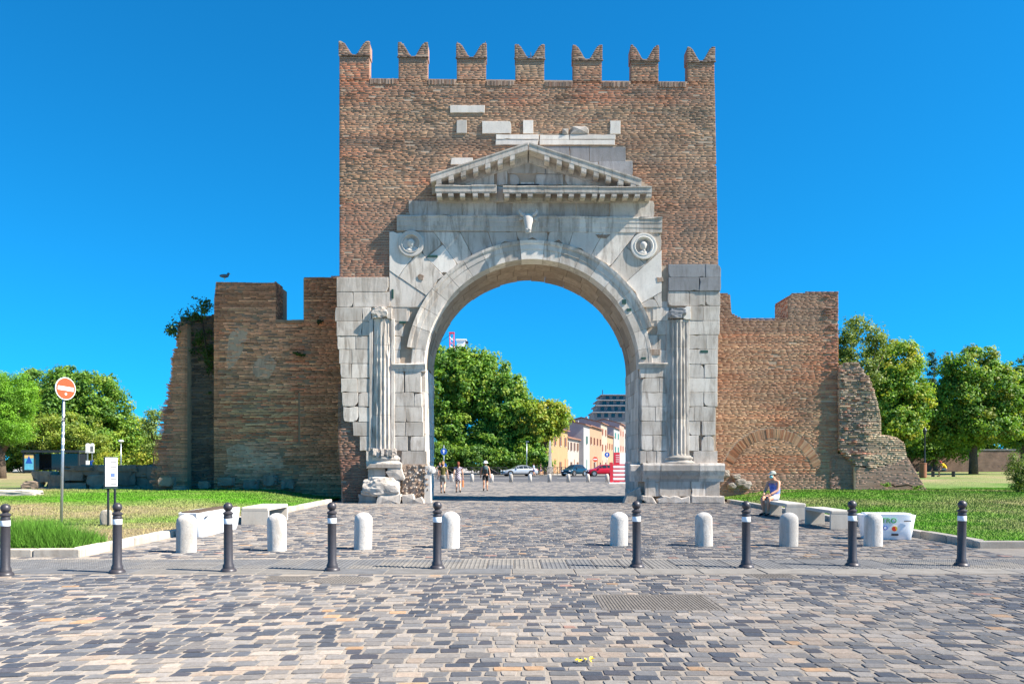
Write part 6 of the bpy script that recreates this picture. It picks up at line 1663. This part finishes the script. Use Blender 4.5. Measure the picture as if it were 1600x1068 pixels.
car('dark blue hatchback facing the square', (GX(897, 112), 112, 0), R(232), paint('blue_paint', (.012, .045, .075)), hatch, 3.9, .85, (3, 4, 6, 7), (1.2, -1.22))
car('bright red hatchback beside the red barrier', (GX(940, 111), 111, 0), R(190), paint('red_paint', (.55, .012, .03)), hatch, 3.9, .85, (3, 4, 6, 7), (1.2, -1.22))

# ------------------------------------------------------------------ people
def skin(name, nodes, edges, mat, parent, root=0, sub=2):
    keys = list(nodes); idx = {k: i for i, k in enumerate(keys)}
    me = bpy.data.meshes.new(name); me.from_pydata([nodes[k][0] for k in keys], [(idx[a], idx[b]) for a, b in edges], []); me.update()
    ob = bpy.data.objects.new(name, me)
    ob.modifiers.new('s', 'SKIN'); sm_ = ob.modifiers.new('d', 'SUBSURF'); sm_.levels = sub; sm_.render_levels = sub
    sv_ = me.skin_vertices[0].data
    for i, k in enumerate(keys):
        r = nodes[k][1]; sv_[i].radius = (r, r) if not isinstance(r, tuple) else r; sv_[i].use_root = (i == root)
    m2 = bake(ob); m2.name = name; m2.polygons.foreach_set('use_smooth', [True] * len(m2.polygons))
    m2.materials.clear()
    return link(name, m2, mat, parent)
HANDS = {}
def hand(parent, loc, rot, mat, s):
    """relaxed hand hanging along -z, thumb towards +x*s"""
    key = (mat.name, s)
    if key not in HANDS:
        nd = {'w': ((0, 0, .01), .022), 'p': ((0, 0, -.045), (.034, .016)), 'q': ((0, .004, -.085), (.036, .014))}; ed = [('w', 'p'), ('p', 'q')]
        for i, (x, l) in enumerate(((.030, .070), (.010, .080), (-.010, .074), (-.029, .058))):
            x *= s
            nd['a%d' % i] = ((x, .006, -.105), .0088); nd['b%d' % i] = ((x * 1.05, .018, -.105 - l * .5), .008); nd['c%d' % i] = ((x * 1.05, .036, -.105 - l * .88), .0065)
            ed += [('q', 'a%d' % i), ('a%d' % i, 'b%d' % i), ('b%d' % i, 'c%d' % i)]
        nd['t0'] = ((s * .040, .010, -.045), .011); nd['t1'] = ((s * .058, .022, -.072), .0095); nd['t2'] = ((s * .062, .032, -.098), .0075)
        ed += [('p', 't0'), ('t0', 't1'), ('t1', 't2')]
        o = skin('hand', nd, ed, mat, parent, 0, 1); HANDS[key] = o.data; o.location = loc; o.rotation_euler = rot; return o
    o = link('hand', HANDS[key], None, parent, loc, rot); return o
def person(label, loc, rz, J, clothes, hair, sk='skin', h=1.0, group=None, dress=None, name='person'):
    """J overrides joints of a standing figure that faces +y"""
    e = empty(name, loc, rz); e.scale = (h, h, h); tag(e, label, 'person', group)
    S = {'pelvis': ((0, 0, .93), (.135, .10)), 'waist': ((0, .005, 1.08), (.125, .085)), 'chest': ((0, .01, 1.27), (.155, .10)), 'collar': ((0, .0, 1.40), (.09, .07)), 'neck': ((0, .01, 1.47), .05), 'skull0': ((0, .02, 1.54), (.065, .075)),
         'skull1': ((0, .015, 1.62), (.076, .092)), 'skull2': ((0, .0, 1.69), (.06, .075)), 'nose': ((0, .112, 1.585), .012),
         'shL': ((-.175, 0, 1.385), .055), 'elL': ((-.235, -.02, 1.12), .04), 'wrL': ((-.25, .04, .88), .026), 'shR': ((.175, 0, 1.385), .055), 'elR': ((.235, -.02, 1.12), .04), 'wrR': ((.25, .04, .88), .026),
         'hipL': ((-.095, 0, .87), .088), 'knL': ((-.10, .02, .49), .058), 'cfL': ((-.10, -.02, .34), .056), 'anL': ((-.10, -.01, .09), .036), 'toL': ((-.11, .15, .035), .034), 'hipR': ((.095, 0, .87), .088), 'knR': ((.10, .02, .49), .058), 'cfR': ((.10, -.02, .34), .056), 'anR': ((.10, -.01, .09), .036), 'toR': ((.11, .15, .035), .034)}
    for k, v in J.items(): S[k] = (v, S[k][1]) if len(v) == 3 and not isinstance(v[0], tuple) else v
    ED = [('pelvis', 'waist'), ('waist', 'chest'), ('chest', 'collar'), ('collar', 'neck'), ('neck', 'skull0'), ('skull0', 'skull1'), ('skull1', 'skull2'), ('collar', 'shL'), ('shL', 'elL'), ('elL', 'wrL'), ('collar', 'shR'), ('shR', 'elR'), ('elR', 'wrR'),
          ('pelvis', 'hipL'), ('hipL', 'knL'), ('knL', 'cfL'), ('cfL', 'anL'), ('anL', 'toL'), ('pelvis', 'hipR'), ('hipR', 'knR'), ('knR', 'cfR'), ('cfR', 'anR'), ('anR', 'toR'), ('skull0', 'nose')]
    body = skin('body', S, ED, M[sk], e)
    g = lambda k: Vector(S[k][0])
    def mul(r, f): return tuple(x * f for x in r) if isinstance(r, tuple) else r * f
    def sub_(keys, edges, f, extra=None):
        nd = {k: (S[k][0], mul(S[k][1], f)) for k in keys}
        if extra: nd.update(extra)
        return nd, edges
    for part, mat, f in clothes:
        if part == 'shirt':
            ex = {s: (tuple(g('sh' + s[-1]).lerp(g('el' + s[-1]), .55)), .062) for s in ('slL', 'slR')}
            nd, ed = sub_(['pelvis', 'waist', 'chest', 'collar', 'shL', 'shR'], [('pelvis', 'waist'), ('waist', 'chest'), ('chest', 'collar'), ('collar', 'shL'), ('collar', 'shR'), ('shL', 'slL'), ('shR', 'slR')], f, ex)
        elif part == 'vest':
            ex = {s: (tuple(g('collar').lerp(g('sh' + s[-1]), .62)), .062) for s in ('stL', 'stR')}
            nd, ed = sub_(['pelvis', 'waist', 'chest', 'collar'], [('pelvis', 'waist'), ('waist', 'chest'), ('chest', 'collar'), ('collar', 'stL'), ('collar', 'stR')], f, ex)
        elif part == 'shorts':
            ex = {s: (tuple(g('hip' + s[-1]).lerp(g('kn' + s[-1]), .78)), .088) for s in ('enL', 'enR')}
            nd, ed = sub_(['waist', 'pelvis', 'hipL', 'hipR'], [('waist', 'pelvis'), ('pelvis', 'hipL'), ('pelvis', 'hipR'), ('hipL', 'enL'), ('hipR', 'enR')], f, ex); nd['waist'] = (tuple(g('pelvis').lerp(g('waist'), .6)), mul(S['waist'][1], f))
        elif part == 'dress':
            mid = (g('hipL') + g('hipR')) / 2; kn = (g('knL') + g('knR')) / 2
            nd, ed = sub_(['waist', 'chest', 'collar', 'shL', 'shR'], [('waist', 'chest'), ('chest', 'collar'), ('collar', 'shL'), ('collar', 'shR'), ('waist', 'sk1'), ('sk1', 'sk2'), ('shL', 'slL'), ('shR', 'slR')], f,
                          {'sk1': (tuple(mid), (.18, .14)), 'sk2': (tuple(mid.lerp(kn, .72)), (.20, .17)), **{s: (tuple(g('sh' + s[-1]).lerp(g('el' + s[-1]), .4)), .062) for s in ('slL', 'slR')}})
        elif part == 'shoes':
            for s in 'LR':
                a, t = g('an' + s), g('to' + s); skin('shoe', {'a': (tuple(a - Vector((0, 0, .015))), .045), 'h': (tuple(a + (a - t) * .25 + Vector((0, 0, -.03))), .04), 't': (tuple(t), (.043, .036)), 'e': (tuple(t + (t - a) * .2), (.036, .026))}, [('h', 'a'), ('a', 't'), ('t', 'e')], mat, e, 1, 1)
            continue
        skin(part, nd, ed, mat, e)
    for s, k in (('L', -1), ('R', 1)):
        d = g('wr' + s) - g('el' + s); q = Vector((0, 0, -1)).rotation_difference(d)
        hand(e, g('wr' + s), q.to_euler(), M[sk], -k)
    if hair:
        mat, style = hair; c = g('skull1'); up = (g('skull2') - g('skull0')).normalized()
        mb = MB(); mb.sphere((0, -.012, .02), (.092, .112, .105), 16, 10)
        for i, (x, y, z) in enumerate(mb.v):
            if y > .02 and z < .05: mb.v[i] = (x * .9, .02 + (y - .02) * .2, z)
        if style == 'long': mb.tube([(0, -.09, .03), (0, -.115, -.06), (0, -.10, -.16), (0, -.09, -.24)], [.07, .06, .05, .015], 10)
        if style == 'bob': mb.tube([(0, -.06, .02), (0, -.075, -.06), (0, -.07, -.13)], [.085, .088, .06], 10)
        mb.build('hair', mat, e, True, loc=c)
    for s in (-1, 1): MB().sphere((0, 0, 0), .010, 8, 6).build('eye', M['print_dark'], e, True, loc=g('skull1') + Vector((s * .030, .086, -.012)))
    return e, g
def cloth(key, c): return plain(key, c, .85, 0, .2, .12, 9)
olive = cloth('olive_cloth', (.13, .125, .045)); greycl = cloth('grey_cloth', (.22, .23, .22)); black = cloth('black_cloth', (.018, .018, .02)); navy = cloth('navy_cloth', (.05, .06, .16)); orange = cloth('orange_cloth', (.62, .22, .08))
blond = cloth('blond_hair', (.26, .15, .07)); redh = cloth('red_hair', (.16, .05, .03)); brownh = cloth('brown_hair', (.07, .04, .025)); yellow = cloth('yellow_cloth', (.72, .42, .02)); white = cloth('white_cloth', (.72, .74, .80)); teal = cloth('teal_cloth', (.06, .10, .12))
# checked dress
m, nt, b = nmat('checked_cloth'); ck = N(nt, 'ShaderNodeTexChecker'); ck.inputs['Scale'].default_value = 16; ck.inputs['Color1'].default_value = (.025, .02, .07, 1); ck.inputs['Color2'].default_value = (.62, .58, .66, 1)
nt.links.new(pos(nt, obj=True), ck.inputs['Vector']); nt.links.new(ck.outputs[0], b.inputs['Base Color']); checked = m
walk = lambda k: {'hipL': (-.095, 0, .88), 'knL': (-.10, .10 * k, .50), 'cfL': (-.10, .05 * k, .36), 'anL': (-.10, .10 * k, .09 + (.0 if k > 0 else .06)), 'toL': (-.11, .10 * k + .15, .035 + (.0 if k > 0 else .01)),
                  'knR': (.10, .06 - .06 * k, .50), 'cfR': (.10, -.06 - .08 * k, .36), 'anR': (.10, -.10 - .14 * k, .12 + .04 * k), 'toR': (.11, -.02 - .10 * k, .035),
                  'elL': (-.245, -.08 * k - .02, 1.13), 'wrL': (-.27, .02 - .10 * k, .90), 'elR': (.245, .04 * k, 1.12), 'wrR': (.27, .16 * k, .90)}
p1, g1 = person('walker in an olive top and grey shorts, closest to the jamb', (GX(692, 46.5), 46.5, 0), R(-6), walk(.35), [('shirt', olive, 1.14), ('shorts', greycl, 1.14), ('shoes', brownh, 1)], (blond, 'bob'), 'skin_pale', 1.0, 'people walking beyond the arch')
p2, g2 = person('walker in a checked navy and white dress carrying an orange bag', (GX(716, 47.8), 47.8, 0), R(4), walk(.6), [('dress', checked, 1.12), ('shoes', black, 1)], (redh, 'long'), 'skin_pale', .985, 'people walking beyond the arch')
p3, g3 = person('walker in black with a dark backpack and a white hat', (GX(758.5, 50.5), 50.5, 0), R(3), walk(-.9), [('vest', black, 1.16), ('shorts', black, 1.2), ('shoes', black, 1)], None, 'skin', 1.01, 'people walking beyond the arch')
MB().lathe([(.17, -.005), (.165, .01), (.105, .03), (.10, .10), (.07, .13), (.01, .14)], 20).build('hat', white, p3, True, loc=g3('skull1') + Vector((0, 0, .0)))
# backpack worn by the last walker, bag in the hand of the second
o = MB().bbox(-.14, .14, -.10, .10, -.22, .22, .06).build('backpack', teal, None, True); M_ = p3.matrix_world
bpy.context.view_layer.update()
o.location = p3.matrix_world @ (g3('chest') + Vector((0, -.20, -.02))); o.rotation_euler = (0, 0, R(3)); tag(o, 'dark teal backpack on the back of the hatted walker', 'backpack')
MB().bbox(-.09, .09, -.14, -.09, -.16, .02, .02).build('front_pocket', black, o)
for s in (-1, 1): MB().tube([(s * .09, .08, .20), (s * .10, .16, .24), (s * .11, .27, .12), (s * .10, .16, -.12)], .018, 6).build('strap', black, o)
o = MB().bbox(-.04, .04, -.14, .14, -.36, 0, .012).build('shopping_bag', orange, None); w_ = p2.matrix_world @ (g2('wrR') + Vector((.0, .01, -.10)))
o.location = w_ - Vector((0, 0, .12)); tag(o, 'orange paper bag held by the walker in the checked dress', 'bag')
MB().tube([(0, -.06, 0), (0, -.05, .13), (0, .05, .13), (0, .06, 0)], .006, 5).build('handle', orange, o)

# seated man
sit = {'pelvis': ((0, -.02, .56), (.15, .12)), 'waist': ((0, -.05, .70), (.14, .11)), 'chest': ((0, -.02, .91), (.165, .115)), 'collar': ((0, .02, 1.05), (.09, .075)), 'neck': ((0, .045, 1.11), .055), 'skull0': ((0, .075, 1.17), (.068, .078)), 'skull1': ((0, .08, 1.25), (.078, .094)), 'skull2': ((0, .07, 1.32), (.06, .075)), 'nose': ((0, .18, 1.225), .012),
       'shL': ((-.19, .02, 1.03), .066), 'elL': ((-.23, .13, .78), .048), 'wrL': ((-.13, .36, .66), .03), 'shR': ((.19, .02, 1.03), .066), 'elR': ((.23, .13, .78), .048), 'wrR': ((.12, .36, .64), .03),
       'hipL': ((-.10, .02, .56), .10), 'knL': ((-.14, .44, .54), .068), 'cfL': ((-.13, .44, .36), .064), 'anL': ((-.10, .42, .10), .04), 'toL': ((-.13, .58, .04), .036), 'hipR': ((.10, .02, .56), .10), 'knR': ((.13, .43, .54), .068), 'cfR': ((.12, .40, .36), .064), 'anR': ((.10, .36, .10), .04), 'toR': ((.13, .52, .04), .036)}
sit = {k: v for k, v in sit.items()}
def setsit(S): return S
jersey = cloth('jersey_cloth', (.17, .25, .62)); shortc = cloth('plaid_shorts', (.34, .36, .42)); capc = cloth('cap_cloth', (.30, .33, .30)); maskc = cloth('mask_cloth', (.22, .55, .58))
MAN = (8.12, 26.75, 0)
man, gm = person('seated man in a pale blue basketball vest, cap and face mask', MAN, R(126), sit, [('vest', jersey, 1.19), ('shorts', shortc, 1.16), ('shoes', black, 1)], (brownh, 'short'), 'skin', 1.0)
mb = MB(); mb.sphere((0, 0, .03), (.096, .112, .085), 18, 10); mb.add([(-.075, .07, .02), (.075, .07, .02), (.07, .17, .005), (.03, .195, .002), (-.03, .195, .002), (-.07, .17, .005), (-.075, .07, .032), (.075, .07, .032), (.07, .17, .017), (.03, .195, .014), (-.03, .195, .014), (-.07, .17, .017)], [(0, 1, 2, 3, 4, 5), (11, 10, 9, 8, 7, 6)] + [((i + 1) % 6, i, 6 + i, 6 + (i + 1) % 6) for i in range(6)])
for i, (x, y, z) in enumerate(mb.v):
    if z < .0: mb.v[i] = (x, y, z * .15)
mb.build('cap', capc, man, True, loc=gm('skull1') + Vector((0, -.005, .02)))
mb = MB(); mb.sphere((0, .065, -.05), (.062, .055, .055), 14, 9); mb.build('face_mask', maskc, man, True, loc=gm('skull1') + Vector((0, .005, -.005)))
text('PHILA', .085, 'print_blue', man, (0, .128, .965), (R(82), 0, R(180)), 'vest_lettering', .006)
text('25', .13, 'print_blue', man, (0, .112, .86), (R(86), 0, R(180)), 'vest_lettering', .008)
# person in yellow on the far bench
py_, gy = person('person in a yellow shirt bent forward on the far park bench', (GX(1476, YP), YP - .05, zP), R(75), {**sit, 'chest': ((0, .10, .88), (.165, .115)), 'collar': ((0, .19, .98), (.09, .075)), 'neck': ((0, .24, 1.02), .055), 'skull0': ((0, .30, 1.05), (.068, .078)), 'skull1': ((0, .34, 1.11), (.078, .094)), 'skull2': ((0, .35, 1.18), (.06, .075)), 'nose': ((0, .45, 1.08), .012), 'shL': ((-.19, .18, .97), .066), 'shR': ((.19, .18, .97), .066), 'elL': ((-.23, .28, .72), .048), 'elR': ((.23, .28, .72), .048)},
                 [('shirt', yellow, 1.16), ('shorts', teal, 1.14), ('shoes', black, 1)], (cloth('auburn_hair', (.30, .05, .03)), 'short'), 'skin', 1.0)
# cyclist
YC = 96.0
ride = {'pelvis': ((0, -.18, .98), (.135, .11)), 'waist': ((0, -.12, 1.12), (.125, .09)), 'chest': ((0, .0, 1.30), (.155, .10)), 'collar': ((0, .06, 1.42), (.09, .07)), 'neck': ((0, .09, 1.48), .05), 'skull0': ((0, .11, 1.55), (.065, .075)), 'skull1': ((0, .11, 1.63), (.076, .092)), 'skull2': ((0, .10, 1.70), (.06, .075)), 'nose': ((0, .21, 1.60), .012),
        'shL': ((-.175, .06, 1.40), .055), 'elL': ((-.24, .25, 1.20), .04), 'wrL': ((-.24, .45, 1.05), .026), 'shR': ((.175, .06, 1.40), .055), 'elR': ((.24, .25, 1.20), .04), 'wrR': ((.24, .45, 1.05), .026),
        'hipL': ((-.095, -.16, .93), .088), 'knL': ((-.11, .18, .74), .058), 'cfL': ((-.11, .10, .58), .056), 'anL': ((-.11, .02, .36), .036), 'toL': ((-.11, .16, .32), .034), 'hipR': ((.095, -.16, .93), .088), 'knR': ((.11, .10, .58), .058), 'cfR': ((.11, .03, .42), .056), 'anR': ((.11, -.06, .20), .036), 'toR': ((.11, .08, .15), .034)}
cyc, gc = person('cyclist in dark blue riding past beyond the arch', (GX(688, YC), YC, 0), R(140), ride, [('vest', navy, 1.14), ('shorts', navy, 1.14), ('shoes', black, 1)], (blond, 'bob'), 'skin', 1.0)
e = empty('bicycle', (GX(688, YC), YC, 0), R(140)); tag(e, 'dark bicycle under the cyclist beyond the arch', 'bicycle')
for y in (-.52, .55):
    t = [(0, .33 * math.cos(a), .35 + .33 * math.sin(a)) for a in np.linspace(0, 2 * math.pi, 25)]
    w_ = MB().tube(t, .018, 6).build('wheel', M['car_tyre'], e, loc=(0, y, 0))
    for k in range(6): MB().tube([(0, .32 * math.cos(k * math.pi / 3), .35 + .32 * math.sin(k * math.pi / 3)), (0, 0, .35)], .004, 4).build('spoke', M['car_rim'], w_)
MB().tube([(0, -.52, .35), (0, -.05, .32), (0, .38, .85), (0, .45, 1.02)], .02, 6).build('frame', M['dark_metal'], e); MB().tube([(0, -.05, .32), (0, -.18, .86)], .018, 6).build('seat_tube', M['dark_metal'], e)
MB().tube([(0, .38, .85), (0, .55, .35)], .018, 6).build('fork', M['dark_metal'], e); MB().tube([(-.25, .45, 1.03), (.25, .45, 1.03)], .014, 6).build('handlebar', M['dark_metal'], e)
MB().sphere((0, -.18, .88), (.08, .13, .03), 10, 6).build('saddle', M['car_tyre'], e)
# two figures by the silver car tail
person('pedestrian in pale blue behind the tail of the silver car', (GX(834, 109), 109, 0), R(60), walk(.5), [('shirt', cloth('sky_cloth', (.22, .32, .50)), 1.14), ('shorts', navy, 1.14), ('shoes', black, 1)], (brownh, 'short'), 'skin', .95)
person('pedestrian in dark clothes beside the cross-braced railing', (GX(845, 115), 115, 0), R(70), walk(.7), [('shirt', black, 1.14), ('shorts', navy, 1.14), ('shoes', black, 1)], (brownh, 'short'), 'skin', .95)
